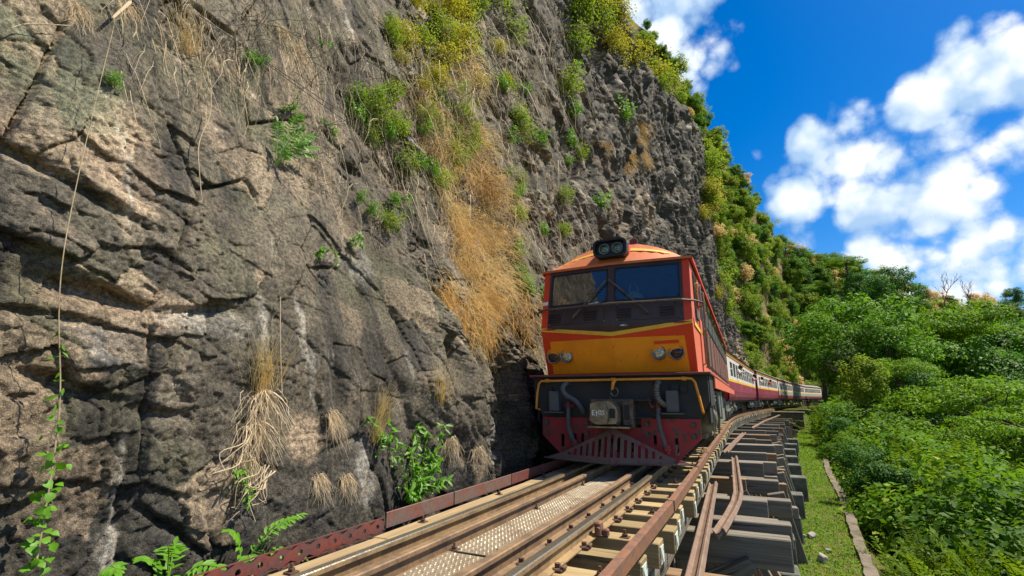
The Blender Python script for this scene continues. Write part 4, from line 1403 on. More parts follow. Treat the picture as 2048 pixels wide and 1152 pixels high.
hose = lambda pts, r, mt=M['l_hose'], nm='brake_hose': MB().tube(curve(pts), r, 10).build(nm, mt, loco, True)
hose([(-.72, -.04, 1.20), (-.74, -.14, 1.20), (-.78, -.20, 1.12), (-.72, -.22, 1.02), (-.58, -.22, .94), (-.50, -.20, .84), (-.47, -.15, .76)], .036)
hose([(.66, -.04, 1.20), (.64, -.14, 1.20), (.62, -.20, 1.10), (.635, -.22, .98), (.69, -.2, .90), (.76, -.14, .86)], .036)
b = MB()
for k in range(15):
    c = curve([(.64, -.14, 1.20), (.62, -.20, 1.10), (.635, -.22, .98), (.69, -.2, .90), (.76, -.14, .86)], 10); i_ = int(k / 15 * (len(c) - 2)) + 1
    b.tube([c[i_], c[i_ + 1]], .043, 10)
b.build('hose_spring', M['l_steel'], loco)
hose([(-.71, -.16, .84), (-.70, -.20, .70), (-.69, -.22, .55), (-.65, -.22, .42), (-.60, -.20, .33)], .030)
hose([(.63, -.16, .84), (.62, -.20, .70), (.64, -.22, .55), (.68, -.22, .40), (.70, -.20, .30), (.74, -.2, .27)], .030)
for x in (-.71, .62):
    b = MB(); b.cyl((x, -.15, .78), (x, -.15, .92), .042, 10); b.cyl((x - .05, -.15, .86), (x + .09 * (1 if x < 0 else -1), -.15, .86), .025, 8)
    b.tube([(x + (.09 if x < 0 else -.09), -.17, .84), (x + (.09 if x < 0 else -.13), -.17, .98)], .014, 6); b.cyl((x, -.06, .9), (x, -.15, .9), .03, 8)
    b.build('air_cock', M['hornred'], loco, True)
for x, z in ((-.60, .31), (.72, .28)):
    b = MB(); b.box((x, -.21, z), (.09, .07, .05), bev=.012); b.cyl((x, -.21, z - .05), (x, -.21, z + .06), .034, 8); b.build('hose_coupling', M['l_pilot'], loco, True)
# coupling boxes
for x in (-.93, .82):
    b = MB(); b.box((x, -.13, .93), (.16, .16, .30), bev=.012); b.box((x, -.14, .765), (.30, .20, .018))
    b.build('jumper_box', M['l_hose'], loco)
for x, z, q in ((-1.02, 1.10, .05), (.86, 1.12, .06), (.98, 1.10, .05)): MB().cyl((x, -.06, z), (x, -.11, z), q, 12).build('socket', M['l_rubber'], loco, True)

# pilot: two red plates, each with bolts and slots, and the slotted plough between
def slotted(name, poly_outer, slots, y, mat, parent, th=.02, yfun=None):
    """plate in x,z with real slots, built on a grid that leaves the slot cells open"""
    xs_ = sorted(set([round(q, 4) for s_ in slots for q in (s_[0], s_[1])] + [round(min(p[0] for p in poly_outer), 4), round(max(p[0] for p in poly_outer), 4)]))
    def span(x, top):
        zs_ = []
        n = len(poly_outer)
        for i in range(n):
            (xa, za), (xb, zb) = poly_outer[i], poly_outer[(i + 1) % n]
            if abs(xb - xa) < 1e-9: continue
            if min(xa, xb) - 1e-6 <= x <= max(xa, xb) + 1e-6: zs_.append(za + (zb - za) * (x - xa) / (xb - xa))
        return max(zs_) if top else min(zs_)
    extra = [p[0] for p in poly_outer]
    xs_ = sorted(set(xs_ + [round(q, 4) for q in extra]))
    b = MB()
    yf = yfun or (lambda x, z: y)
    def cell(xa, xb, za0, za1, zb0, zb1):
        V = [(xa, yf(xa, za0), za0), (xb, yf(xb, zb0), zb0), (xb, yf(xb, zb1), zb1), (xa, yf(xa, za1), za1)]
        b.add(V + [(x, yy + th, z) for x, yy, z in V], [(0, 1, 2, 3), (7, 6, 5, 4), (0, 1, 5, 4), (1, 2, 6, 5), (2, 3, 7, 6), (3, 0, 4, 7)])
    for i in range(len(xs_) - 1):
        xa, xb = xs_[i], xs_[i + 1]; xm = (xa + xb) / 2
        e_ = 1e-5
        lo_a, lo_b, hi_a, hi_b = span(xa + e_, 0), span(xb - e_, 0), span(xa + e_, 1), span(xb - e_, 1)
        cut = [s_ for s_ in slots if s_[0] - 1e-6 <= xm <= s_[1] + 1e-6]
        za, zb = lo_a, lo_b
        for s_ in sorted(cut, key=lambda q: q[2]):
            cell(xa, xb, za, s_[2], zb, s_[2]); za = zb = s_[3]
        cell(xa, xb, za, hi_a, zb, hi_b)
    return b.build(name, mat, parent)


pil = slotted('pilot_plate', [(-1.16, .69), (-1.16, .42), (-.86, .14), (-.55, .14), (-.35, .14), (-.35, .69)], [(-.86, -.81, .26, .44), (-.655, -.615, .30, .45), (-.54, -.50, .32, .46)], -.085, M['l_pilot'], loco)
slotted('pilot_plate', [(.36, .69), (.36, .14), (.55, .14), (.86, .14), (1.16, .42), (1.16, .69)], [(.52, .565, .32, .46), (.64, .675, .27, .45), (.81, .855, .20, .43)], -.085, M['l_pilot'], loco)
slotted('pilot_plate', [(-.35, .56), (-.35, .14), (.36, .14), (.36, .56)], [(-.28, -.20, .2, .40), (-.1, .1, .2, .40), (.2, .28, .2, .40)], -.075, M['l_pilot'], loco)
b = MB(); b.cyl((0, -.125, 0), (0, -.08, 0), .026, 6); b.cyl((0, -.097, 0), (0, -.08, 0), .044, 12)
pb_me = b.mesh('pilot_bolt', M['l_plow'])
for x in (-1.08, -.44, .45, 1.07):
    for z in (.61, .46): inst('pilot_bolt', pb_me, loco, (x, 0, z))
slots = []
for k in range(-7, 8):
    x = k * .092; hgt = .30 * (1 - abs(k) / 8.6)
    if abs(k) >= 7: hgt = .035
    slots.append((x - .021, x + .021, .175, .175 + max(.03, hgt)))
yf = lambda x, z: -.30 - .22 * (1 - abs(x) / 1.15) + (z - .1) * .42 if True else 0
pl_poly = [(-1.02, .125), (-.72, .115), (0, .100), (.72, .115), (1.02, .125), (.74, .21), (.30, .42), (0, .56), (-.30, .42), (-.74, .21)]
M['l_plough'] = m_paint('plough paint', (.13, .075, .06), (.10, .08, .065), .5, .6, 3, chips=.4, chipcol=(.16, .03, .03))
slotted('plough', pl_poly, slots, 0, M['l_plough'], loco, .018, yf)
b = MB(); rr = []
b.tube([(-1.05, yf(-1.05, .11), .118), (-.72, yf(-.72, .11), .108), (0, yf(0, .10), .094), (.72, yf(.72, .11), .108), (1.05, yf(1.05, .11), .118)], .016, 6)
b.build('plough_edge', M['l_plow'], loco)
# shadow gap filler: the pilot's back plates and underframe so that light does not leak through
b = MB(); b.box((0, 8.2, .95), (1.9, 15.2, .5)); b.box((0, .35, .55), (1.9, .5, .45)); b.build('underframe', M['l_black'], loco)

# side: cab windows, door, handrails, grilles (the side turned to the valley, and the rock side the same)
for sx in (-1, 1):
    X = sx * (HWB + .003)
    def panel(nm, y0, y1, z0, z1, mat, pr=.0, par=loco):
        return MB().box((X + sx * pr / 2, (y0 + y1) / 2, (z0 + z1) / 2), (max(.006, abs(pr)), y1 - y0, z1 - z0)).build(nm, mat, par)
    w = panel('cab_window', .48, 1.02, 2.36, 2.92, M['l_rubber'], .012)
    panel('pane', .52, .98, 2.40, 2.88, M['l_sideglass'], .018, w)
    panel('mirror_box', .50, .98, 2.20, 2.34, M['l_hose'], .03)
    dr = panel('door', 1.22, 1.82, 1.40, 3.0, M['l_side'], .014)
    w = panel('door_window', 1.32, 1.72, 2.30, 2.88, M['l_rubber'], .022, dr)
    for y in (1.16, 1.90):
        b = MB(); b.tube([(X, y, 1.5), (X + sx * .06, y, 1.53), (X + sx * .06, y, 2.85), (X, y, 2.88)], .016, 6); b.build('grab_rail', M['l_steel'], loco, True)
    b = MB(); b.box((X + sx * .008, 1.1, 2.055), (.012, 1.95, .055)); b.build('side_stripe', M['l_yellow'], loco)
    # grille bays
    y = 2.25; bay = 0
    while y < 15.2:
        wd = 1.15
        f_ = panel('grille', y, y + wd, 1.55, 2.26, M['l_black'], .010)
        for k in range(6): panel('slat', y + .06 + k * .18, y + .06 + k * .18 + .085, 1.58, 2.23, M['l_grey'] if (bay + k) % 3 else M['l_side'], .03, f_)
        g_ = panel('grille', y, y + wd, 2.32, 2.66, M['l_black'], .010)
        for k in range(5): panel('slat', y + .06 + k * .22, y + .06 + k * .22 + .09, 2.34, 2.64, M['l_grey'], .03, g_)
        w = panel('side_window', y + .10, y + wd - .10, 2.72, 3.0, M['l_rubber'], .014)
        panel('pane', y + .14, y + wd - .14, 2.75, 2.97, M['l_sideglass'], .022, w)
        y += 1.30; bay += 1
# bogies
def wheel_me():
    b = MB(); rr = []
    for x, r in ((-.06, .05), (-.06, .30), (-.05, .44), (-.035, .49), (.0, .485), (.035, .475), (.035, .46), (.055, .44), (.055, .40), (.02, .36), (.02, .12), (.06, .10), (.06, .04)):
        rr.append([(x, r * math.cos(a * math.pi / 14), r * math.sin(a * math.pi / 14)) for a in range(28)])
    b.loft(rr); return b.mesh('wheel', M['l_grey'], True)


WH = wheel_me()
b = MB()
b.prism([(.0, .35), (.0, .62), (.35, .80), (2.9, .80), (3.25, .62), (3.25, .35), (2.9, .35), (2.6, .55), (1.9, .55), (1.65, .42), (1.4, .55), (.7, .55), (.4, .35)], 0, -.05, .05)
BF = b.mesh('bogie_frame', M['l_grey'])
b = MB(); b.box((0, 0, 0), (.20, .30, .30), bev=.03); b.cyl((.08, 0, 0), (.16, 0, 0), .11, 16); b.cyl((.02, -.22, .08), (.02, -.22, .38), .07, 12); b.cyl((.02, .22, .08), (.02, .22, .38), .07, 12)
AB = b.mesh('axle_box', M['l_grey'], True)
for y0 in (1.2, 11.3):
    bg = empty('bogie', (0, y0, 0), 0, loco)
    for sx in (-1, 1):
        inst('bogie_frame', BF, bg, (sx * .98, 0, .12))
        for k in range(3):
            inst('wheel', WH, bg, (sx * .55, .35 + k * 1.28, .475), (0, 0, 0 if sx > 0 else math.pi))
            inst('axle_box', AB, bg, (sx * 1.05, .35 + k * 1.28, .475), (0, 0, 0 if sx > 0 else math.pi))
    b = MB()
    for k in range(3): b.cyl((-.6, .35 + k * 1.28, .475), (.6, .35 + k * 1.28, .475), .08, 10)
    b.build('axles', M['l_black'], bg)
# sand box, air tank and equipment under the sill
for sx in (-1, 1):
    b = MB(); b.cyl((sx * 1.12, .55, .66), (sx * 1.12, 1.05, .66), .22, 20); b.build('air_tank', M['l_steel'], loco, True)
    b = MB(); b.box((sx * 1.30, .53, .66), (.02, .04, .5)); b.box((sx * 1.30, 1.14, .74), (.02, .05, .4)); b.build('tank_strap', M['l_steel'], loco)
    b = MB(); b.box((sx * 1.2, 1.6, 1.02), (.16, .5, .24), bev=.02)
    for k in range(3): b.box((sx * 1.285, 1.6, .94 + k * .07), (.012, .5, .02))
    b.build('sand_box', M['l_grey'], loco)
    b = MB(); b.prism([(.5, .30), (.5, .98), (.9, 1.05), (1.1, .98), (1.1, .30)], 1, 5.4, 10.4); ob = b.build('fuel_tank', M['l_grey'], loco)
    if sx < 0: ob.data.transform(Matrix.Scale(-1, 4, (1, 0, 0))); ob.data.flip_normals()
    MB().tube([(sx * 1.28, 2.3, 1.1), (sx * 1.30, 2.4, .7), (sx * 1.26, 2.6, .35)], .02, 6).build('brake_pipe', M['l_grey'], loco)
    for y, h_ in ((3.2, .5), (4.2, .6)): MB().box((sx * 1.26, y, .85), (.06, .35, h_), bev=.02).build('equipment_box', M['l_grey'], loco)

# ------------------------------------------------------------------ coaches
M['c_maroon'] = m_paint('coach maroon', (.24, .025, .055), (.12, .07, .06), .45, .4, 2)
M['c_yellow'] = m_paint('coach yellow', (.78, .42, .03), (.3, .18, .05), .35, .45, 3)
M['c_white'] = m_paint('coach cream', (.60, .58, .52), (.28, .25, .2), .5, .5, 3)
M['c_teal'] = m_paint('coach grey green', (.30, .34, .30), (.16, .14, .11), .4, .5, 3)
M['c_roof'] = m_paint('coach roof grey', (.20, .20, .20), (.10, .085, .07), .55, .6, 1.5)
M['c_dark'] = m_plain('coach inside', (.016, .015, .016), .7, 0, .3)
M['c_glass'] = m_glass('coach glass', (.3, .33, .33), .10, .6, (.012, .013, .014))
CL, HW = 19.0, 1.30


def side_prof(sx): return [(sx * 1.20, .86), (sx * 1.25, 1.0), (sx * 1.30, 1.30), (sx * 1.30, 1.74)]


def make_coach(root, variant, nwin):
    low = [(1.17, .86), (1.20, .90), (1.26, 1.05), (1.30, 1.32), (1.30, 1.75)]
    for sx in (-1, 1):
        def strip(nm, prof, mat, y0=.0, y1=CL, th=.04):
            b = MB(); o_ = [(sx * x, z) for x, z in prof]; i_ = [(sx * (x - th), z) for x, z in prof][::-1]
            b.loft([[(x, y0, z) for x, z in o_ + i_], [(x, y1, z) for x, z in o_ + i_]])
            return b.build(nm, mat, root)
        if variant == 'b':
            strip('lower_panel', low[:4] + [(1.30, 1.36)], M['c_maroon']); strip('middle_panel', [(1.30, 1.36), (1.30, 1.74)], M['c_teal'])
        else:
            strip('lower_panel', low, M['c_maroon'])
        strip('waist_stripe', [(1.305, 1.752), (1.305, 1.87)], M['c_yellow'])
        strip('window_rail', [(1.30, 1.872), (1.30, 2.02)], M['c_white'])
        strip('window_rail', [(1.30, 2.70), (1.30, 2.86)], M['c_white'])
        strip('cantrail', [(1.302, 2.862), (1.302, 2.94)], M['c_maroon'])
        strip('top_stripe', [(1.304, 2.942), (1.304, 3.09)], M['c_yellow'] if variant == 'a' else M['l_side'])
        strip('drip_rail', [(1.34, 3.092), (1.34, 3.13)], M['l_dark'], th=.08)
        y = 1.0; pitch = (CL - 2.0) / nwin
        pm = MB().box((0, 0, 2.36), (.04, .30, .675)).mesh('window_pillar', M['c_white'])
        em = MB().box((0, 0, 2.36), (.04, .86, .675)).mesh('end_panel', M['c_white'])
        wm = MB().box((0, 0, 2.36), (.015, pitch - .30, .675)).mesh('window', M['c_glass'])
        fm = MB().box((0, 0, 2.38), (.03, pitch - .30, .035)).mesh('sash_bar', M['c_white'])
        for k in range(nwin + 1):
            inst('window_pillar', pm, root, (sx * 1.281, y + k * pitch, 0))
            if k < nwin:
                w = inst('window', wm, root, (sx * 1.245, y + (k + .5) * pitch, 0))
                if k % 3 != 1: inst('sash_bar', fm, w, (sx * .02, 0, 0))
        for ye in (.43, CL - .43): inst('end_panel', em, root, (sx * 1.281, ye, 0))
    b = MB(); xs = [k / 10 * 2 - 1 for k in range(11)]
    ra = lambda x: 3.10 + .42 * (1 - abs(x) ** 2.4)
    b.loft([[(x * 1.37, y, ra(x)) for x in xs] for y in (-.12, CL + .12)], closed=False)
    for y in (-.12, CL + .12): b.add([(x * 1.37, y, ra(x)) for x in xs], [tuple(range(11))])
    b.build('roof', M['c_roof'], root, True)
    b = MB(); b.box((0, CL / 2, 1.9), (2.30, CL - .2, 2.2)); b.build('saloon', M['c_dark'], root)
    for y in (.02, CL - .02): MB().box((0, y, 2.0), (2.56, .04, 2.25)).build('end_wall', M['c_maroon'], root)
    b = MB(); b.box((0, CL / 2, .80), (2.1, CL - .6, .12)); b.box((0, CL / 2, .6), (1.6, 3.0, .5)); b.build('underframe', M['l_black'], root)
    for y0 in (1.6, CL - 4.2):
        bg = empty('bogie', (0, y0, 0), 0, root)
        for sx in (-1, 1):
            inst('bogie_frame', CBF, bg, (sx * .95, 0, 0))
            for k in range(2):
                inst('wheel', WH, bg, (sx * .55, .35 + k * 1.9, .475), (0, 0, 0 if sx > 0 else math.pi), (1, .95, .95))
                inst('axle_box', AB, bg, (sx * 1.02, .35 + k * 1.9, .475), (0, 0, 0 if sx > 0 else math.pi))
    for y in (.45, CL - .45):
        for sx in (-1, 1):
            b = MB()
            for k in range(3): b.box((sx * 1.16, y, .36 + k * .2), (.22, .6, .025))
            for dy in (-.3, .3): b.box((sx * 1.16, y + dy, .6), (.2, .02, .55))
            b.build('step', M['l_grey'], root)


b = MB()
b.prism([(-.1, .40), (.0, .62), (.5, .70), (2.1, .70), (2.6, .62), (2.7, .40), (2.3, .36), (1.7, .5), (.9, .5), (.3, .36)], 0, -.05, .05)
CBF = b.mesh('bogie_frame', M['l_grey'])


def copy_tree(o, parent=None):
    c = o.copy(); COL.objects.link(c)
    if parent is not None: c.parent = parent
    for ch in list(o.children): copy_tree(ch, c)
    return c


coach_a = empty('passenger_coach'); make_coach(coach_a, 'a', 12)
coach_b = empty('passenger_coach'); make_coach(coach_b, 'b', 14)
s0 = 17.2
order = [coach_a, copy_tree(coach_a), coach_b, copy_tree(coach_b), copy_tree(coach_b)]
labels = ['maroon passenger coach with yellow stripes coupled right behind the locomotive', 'maroon coach with yellow stripes, second behind the locomotive', 'third coach, with a grey green band above its maroon panel',
          'fourth coach behind the locomotive, grey green and maroon', 'fifth coach behind the locomotive, half hidden by bushes', 'last coach in view, mostly behind the bushes on the curve']
COACH = []
for k, o in enumerate(order):
    s = s0 + k * 19.85
    a = TP(s + 2.9); b_ = TP(s + CL - 2.9)
    d = b_ - a; rz = math.atan2(-d.x, d.y)
    m0 = (a + b_) / 2
    o.location = (m0.x - d.normalized().x * CL / 2, m0.y - d.normalized().y * CL / 2, 0)
    o.rotation_euler = (0, 0, rz)
    tag(o, labels[k], 'coach', 'coaches of the train')
    COACH.append(o)
bpy.context.view_layer.update()

# ------------------------------------------------------------------ people
M['skin'] = m_plain('skin', (.42, .22, .14), .55, 0, .3, 30, .15)
M['hair'] = m_plain('hair', (.012, .009, .008), .5)
for nm, c in (('cloth_white', (.75, .75, .74)), ('cloth_blue', (.05, .08, .25)), ('cloth_red', (.5, .05, .05)), ('cloth_dark', (.03, .03, .05)), ('cloth_pink', (.7, .35, .38))): M[nm] = m_plain(nm.replace('_', ' '), c, .8, 0, .1, 15, .25)


def skin_obj(name, verts, edges, radii, mat, parent, root=0, sub=1):
    me = bpy.data.meshes.new(name); me.from_pydata(verts, edges, []); me.materials.append(mat)
    o = link(bpy.data.objects.new(name, me), parent)
    mod = o.modifiers.new('skin', 'SKIN'); mod.use_smooth_shade = True
    sv = me.skin_vertices[0].data
    for i, r in enumerate(radii): sv[i].radius = r if isinstance(r, tuple) else (r, r)
    sv[root].use_root = True
    sd = o.modifiers.new('sub', 'SUBSURF'); sd.levels = sub; sd.render_levels = sub
    return o


def add_person(mat, label, shirt, trousers, pose):
    """pose: 'stand', or 'lean' (upper body out of a window, one arm out); local: faces +x, pelvis at origin height"""
    H = .0
    r = empty('person')
    if pose == 'stand':
        J = [(0, 0, .92), (0, 0, 1.18), (0, 0, 1.40), (0, 0, 1.50), (.02, 0, 1.62), (.01, 0, 1.74),
             (0, .19, 1.40), (.03, .26, 1.14), (.12, .24, .90), (0, -.19, 1.40), (.02, -.27, 1.14), (.08, -.28, .90),
             (0, .10, .86), (.03, .11, .48), (0, .11, .09), (.14, .12, .03), (0, -.10, .86), (-.02, -.11, .48), (-.04, -.12, .09), (.10, -.13, .03)]
        E_ = [(0, 1), (1, 2), (2, 3), (3, 4), (4, 5), (2, 6), (6, 7), (7, 8), (2, 9), (9, 10), (10, 11), (0, 12), (12, 13), (13, 14), (14, 15), (0, 16), (16, 17), (17, 18), (18, 19)]
        RR = [.14, .13, .15, .055, .095, .07, .06, .045, .03, .06, .045, .03, .09, .06, .04, .035, .09, .06, .04, .035]
    else:
        J = [(-.15, 0, .0), (.02, 0, .22), (.20, 0, .40), (.27, 0, .47), (.34, .02, .56), (.36, .02, .66),
             (.20, .18, .40), (.36, .34, .30), (.52, .56, .36), (.20, -.18, .40), (.30, -.30, .22), (.36, -.26, .06)]
        E_ = [(0, 1), (1, 2), (2, 3), (3, 4), (4, 5), (2, 6), (6, 7), (7, 8), (2, 9), (9, 10), (10, 11)]
        RR = [.15, .14, .15, .055, .095, .07, .06, .045, .03, .06, .045, .03]
    body = skin_obj('body', J, E_, RR, M['skin'], r)
    n = 3
    sh = [0, 1, 2, 6, 7, 9, 10]
    mp = {q: i for i, q in enumerate(sh)}
    skin_obj('shirt', [J[q] for q in sh], [(mp[a], mp[b]) for a, b in E_ if a in mp and b in mp], [RR[q] * 1.18 for q in sh], M[shirt], r)
    if pose == 'stand':
        tr = [0, 12, 13, 14, 16, 17, 18]; mp = {q: i for i, q in enumerate(tr)}
        skin_obj('trousers', [J[q] for q in tr], [(mp[a], mp[b]) for a, b in E_ if a in mp and b in mp], [RR[q] * 1.15 for q in tr], M[trousers], r)
    h = Vector(J[4]) + Vector((-.025, 0, .03))
    bm = bmesh.new(); bmesh.ops.create_uvsphere(bm, u_segments=12, v_segments=8, radius=.115)
    for v in bm.verts: v.co.z *= 1.05
    me = bpy.data.meshes.new('hair'); bm.to_mesh(me); bm.free(); me.materials.append(M['hair'])
    inst('hair', me, r, h)
    r.matrix_world = mat
    tag(r, label, 'person')
    return r


def at_window(ci, y, label, shirt, dz=0., flip=1):
    Mw = COACH[ci].matrix_world @ Matrix.Translation((1.18, y, 2.02 + dz)) @ Matrix.Scale(flip, 4, (0, 1, 0)) if flip < 0 else COACH[ci].matrix_world @ Matrix.Translation((1.18, y, 2.02 + dz))
    return add_person(Mw, label, shirt, None, 'lean')


pitch_a = (CL - 2.0) / 12
at_window(0, 1.0 + 2.5 * pitch_a, 'person in white leaning out of the first coach with an arm stretched forward', 'cloth_white')
at_window(0, 1.0 + 10.5 * pitch_a, 'person in pink leaning out near the rear of the first coach', 'cloth_pink')
at_window(1, 1.0 + .5 * pitch_a, 'person in white leaning out of the front window of the second coach', 'cloth_white')
at_window(1, 1.0 + 5.5 * pitch_a, 'person in red leaning out halfway along the second coach', 'cloth_red')
add_person(Matrix.Translation(TP(88, 2.1, -.42)) @ Matrix.Rotation(R(215), 4, 'Z'), 'person in dark blue standing beside the far coaches at the bushes', 'cloth_blue', 'cloth_dark', 'stand')

# ------------------------------------------------------------------ vegetation: meshes
NR = np.random.RandomState(42)
M['leaf_tree'] = m_leaf('tree leaves', (.055, .165, .010), (.15, .32, .014), (.26, .38, .03), .32, .6, .5, .2)
M['leaf_dark'] = m_leaf('dark leaves', (.030, .105, .014), (.075, .20, .020), (.12, .25, .03), .3, .6, .4, .2)
M['leaf_umb'] = m_leaf('canopy leaves', (.075, .19, .008), (.19, .34, .012), (.30, .40, .03), .35, .6, .3, .15)
M['leaf_bush'] = m_leaf('bush leaves', (.050, .145, .006), (.145, .285, .010), (.27, .36, .03), .36, .6, .75, .15)
M['leaf_fern'] = m_leaf('feathery leaves', (.072, .155, .004), (.19, .30, .008), (.32, .34, .02), .38, .65, .7, .12)
M['leaf_yel'] = m_leaf('yellow green leaves', (.19, .21, .012), (.40, .38, .025), (.56, .36, .05), .38, .6, .5, .15)
M['leaf_olive'] = m_leaf('olive leaves', (.11, .205, .012), (.25, .36, .020), (.44, .36, .05), .38, .6, .55, .15)
M['leaf_fresh'] = m_leaf('fresh green leaves', (.060, .20, .010), (.16, .36, .016), (.32, .40, .05), .35, .5, .35, .35)
M['straw'] = m_leaf('dry straw', (.62, .40, .15), (.80, .60, .27), (.42, .20, .07), .3, .7, .3, .15)
M['straw_orange'] = m_leaf('orange dry straw', (.58, .31, .09), (.78, .52, .20), (.40, .17, .05), .3, .7, .45, .15)
M['straw_pale'] = m_leaf('pale dry stems', (.56, .44, .29), (.70, .58, .40), (.40, .26, .14), .15, .7, .3, .2)
M['twig'] = m_wood('twig bark', (.30, .245, .18), (.17, .13, .095), axis=2, grain=40)
M['bark'] = m_wood('tree bark', (.17, .13, .095), (.08, .06, .045), axis=2, grain=12)
M['vine_stem'] = m_wood('vine stem', (.46, .37, .25), (.30, .23, .14), axis=2, grain=40)
M['green_stem'] = m_plain('green stem', (.20, .32, .06), .5, 0, .3, 12, .3)
M['grass'] = m_leaf('ledge grass', (.085, .22, .010), (.20, .36, .014), (.36, .33, .05), .35, .6, .1)


def unit(v): return v / np.maximum(np.linalg.norm(v, axis=-1, keepdims=True), 1e-9)


def leaves_np(P, D, Nn, ln, wd, fold=.25):
    """a folded rhombic leaf at every point: P base, D direction, Nn normal"""
    n = len(P); D = unit(D); S = unit(np.cross(D, Nn)); U = np.cross(S, D)
    ln = np.broadcast_to(np.asarray(ln, float), (n,))[:, None]; wd = np.broadcast_to(np.asarray(wd, float), (n,))[:, None]
    a = P; t = P + D * ln; m = P + D * ln * .45
    l = m - S * wd * .5 + U * wd * fold; r = m + S * wd * .5 + U * wd * fold
    V = np.stack([a, r, t, l], 1).reshape(-1, 3)
    ix = np.arange(n)[:, None] * 4
    F = np.concatenate([ix + np.array([0, 1, 2]), ix + np.array([0, 2, 3])])
    return V, F


def merge(parts):
    V = []; F = []; b = 0
    for v, f in parts: V.append(v); F.append(f + b); b += len(v)
    return np.concatenate(V), np.concatenate(F)


def crown_mesh(name, mat, seed, rx, rz, cz, nclump, per, leaf, clump_r, flat=.7, shell=.55, zmin=-9, fill=.25):
    r = np.random.RandomState(seed)
    d = unit(r.normal(size=(nclump, 3))); rad = (shell + (1 - shell) * r.rand(nclump)) ** .8
    inner = r.rand(nclump) < fill; rad[inner] *= .6
    bumps = 1 + .22 * np.sin(d[:, 0] * 5 + seed) * np.cos(d[:, 1] * 4 + seed * 2)
    C = d * np.array([rx, rx, rz]) * (rad * bumps)[:, None]; C[:, 2] = np.maximum(C[:, 2], zmin); C[:, 2] += cz
    cr = clump_r * (.6 + .8 * r.rand(nclump))
    Ps, Ds, Ns = [], [], []
    for c, q, o in zip(C, cr, d):
        k = int(per * (q / clump_r) ** 1.5) + 6
        u = unit(r.normal(size=(k, 3))); rr = (.45 + .55 * r.rand(k))[:, None]
        p = c + u * rr * q * np.array([1, 1, flat])
        Ps.append(p); nn = unit(u * .7 + np.array([0, 0, .75]) + o * .35 + .5 * r.normal(size=(k, 3)))
        dd = unit(u * .8 + np.array([0, 0, -.25]) + .7 * r.normal(size=(k, 3)))
        Ds.append(dd); Ns.append(nn)
    P, D, Nn = np.concatenate(Ps), np.concatenate(Ds), np.concatenate(Ns)
    D = D - Nn * np.sum(D * Nn, 1, keepdims=True)
    sz = leaf * (.6 + .8 * r.rand(len(P)))
    V, F = leaves_np(P, D, Nn, sz, sz * .62, .12)
    return np_mesh(name, V, F, [mat]), C


def trunk_mesh(name, C, seed, h0, r0, mat, nl=9, spread=.4):
    r = np.random.RandomState(seed); b = MB()
    top = C[:, 2].mean()
    pts = [Vector((0, 0, -7.0))]
    for k in range(1, 6): pts.append(Vector((r.uniform(-.12, .12) * k * .3, r.uniform(-.12, .12) * k * .3, h0 + (top - h0) * k / 5 if k > 1 else h0 * .6)))
    b.tube(pts, [r0 * (1.25 - .19 * k) for k in range(6)], 8)
    for i in r.choice(len(C), min(nl, len(C)), False):
        c = Vector(C[i]); k = r.randint(1, 5); a = pts[k]
        if c.z < a.z: a = pts[1]
        m = a.lerp(c, .5) + Vector((r.uniform(-.3, .3), r.uniform(-.3, .3), r.uniform(0, .4))) * spread * 2
        b.tube([a, m, c], [r0 * .45, r0 * .28, r0 * .10], 5)
    return b.mesh(name, mat, True)


def frond_bush(name, mat, seed, nf, R_, leaf, per=26, lift=.8):
    """arching fronds with paired leaflets"""
    r = np.random.RandomState(seed); parts = []; b = MB()
    for i in range(nf):
        a = r.uniform(0, 2 * math.pi); el = r.uniform(.15, 1.45); ln = R_ * r.uniform(.55, 1.0)
        base = np.array([r.normal() * R_ * .22, r.normal() * R_ * .22, r.uniform(.0, R_ * .75) * lift])
        d = np.array([math.cos(a) * math.cos(el), math.sin(a) * math.cos(el), math.sin(el)])
        t = np.linspace(0.12, 1, per)[:, None]
        pts = base + d * t * ln + np.array([0, 0, -1]) * (t ** 2) * ln * r.uniform(.15, .5)
        tan = unit(np.gradient(pts, axis=0))
        side = unit(np.cross(tan, np.array([0, 0, 1.])) + 1e-6)
        nrm = unit(np.cross(side, tan))
        nrm = np.where(nrm[:, 2:3] < 0, -nrm, nrm)
        tw = r.normal(size=(per, 3)) * .25
        lsz = leaf * (1 - .55 * np.abs(t[:, 0] - .45)) * r.uniform(.8, 1.2)
        for sg in (-1, 1):
            parts.append(leaves_np(pts, side * sg + tan * .45 + tw, nrm + tw, lsz, lsz * .34, .1))
    V, F = merge(parts)
    return np_mesh(name, V, F, [mat])


def stems_mesh(name, seed, n, R_, H, r0, mat):
    r = np.random.RandomState(seed); b = MB()
    for i in range(n):
        a = r.uniform(0, 6.28); q = r.uniform(.2, .8) * R_; h = H * r.uniform(.6, 1)
        b.tube([(0 + r.uniform(-.1, .1), r.uniform(-.1, .1), -.5), (q * .4 * math.cos(a), q * .4 * math.sin(a), h * .5), (q * math.cos(a), q * math.sin(a), h)], [r0, r0 * .7, r0 * .3], 5)
    return b.mesh(name, mat)


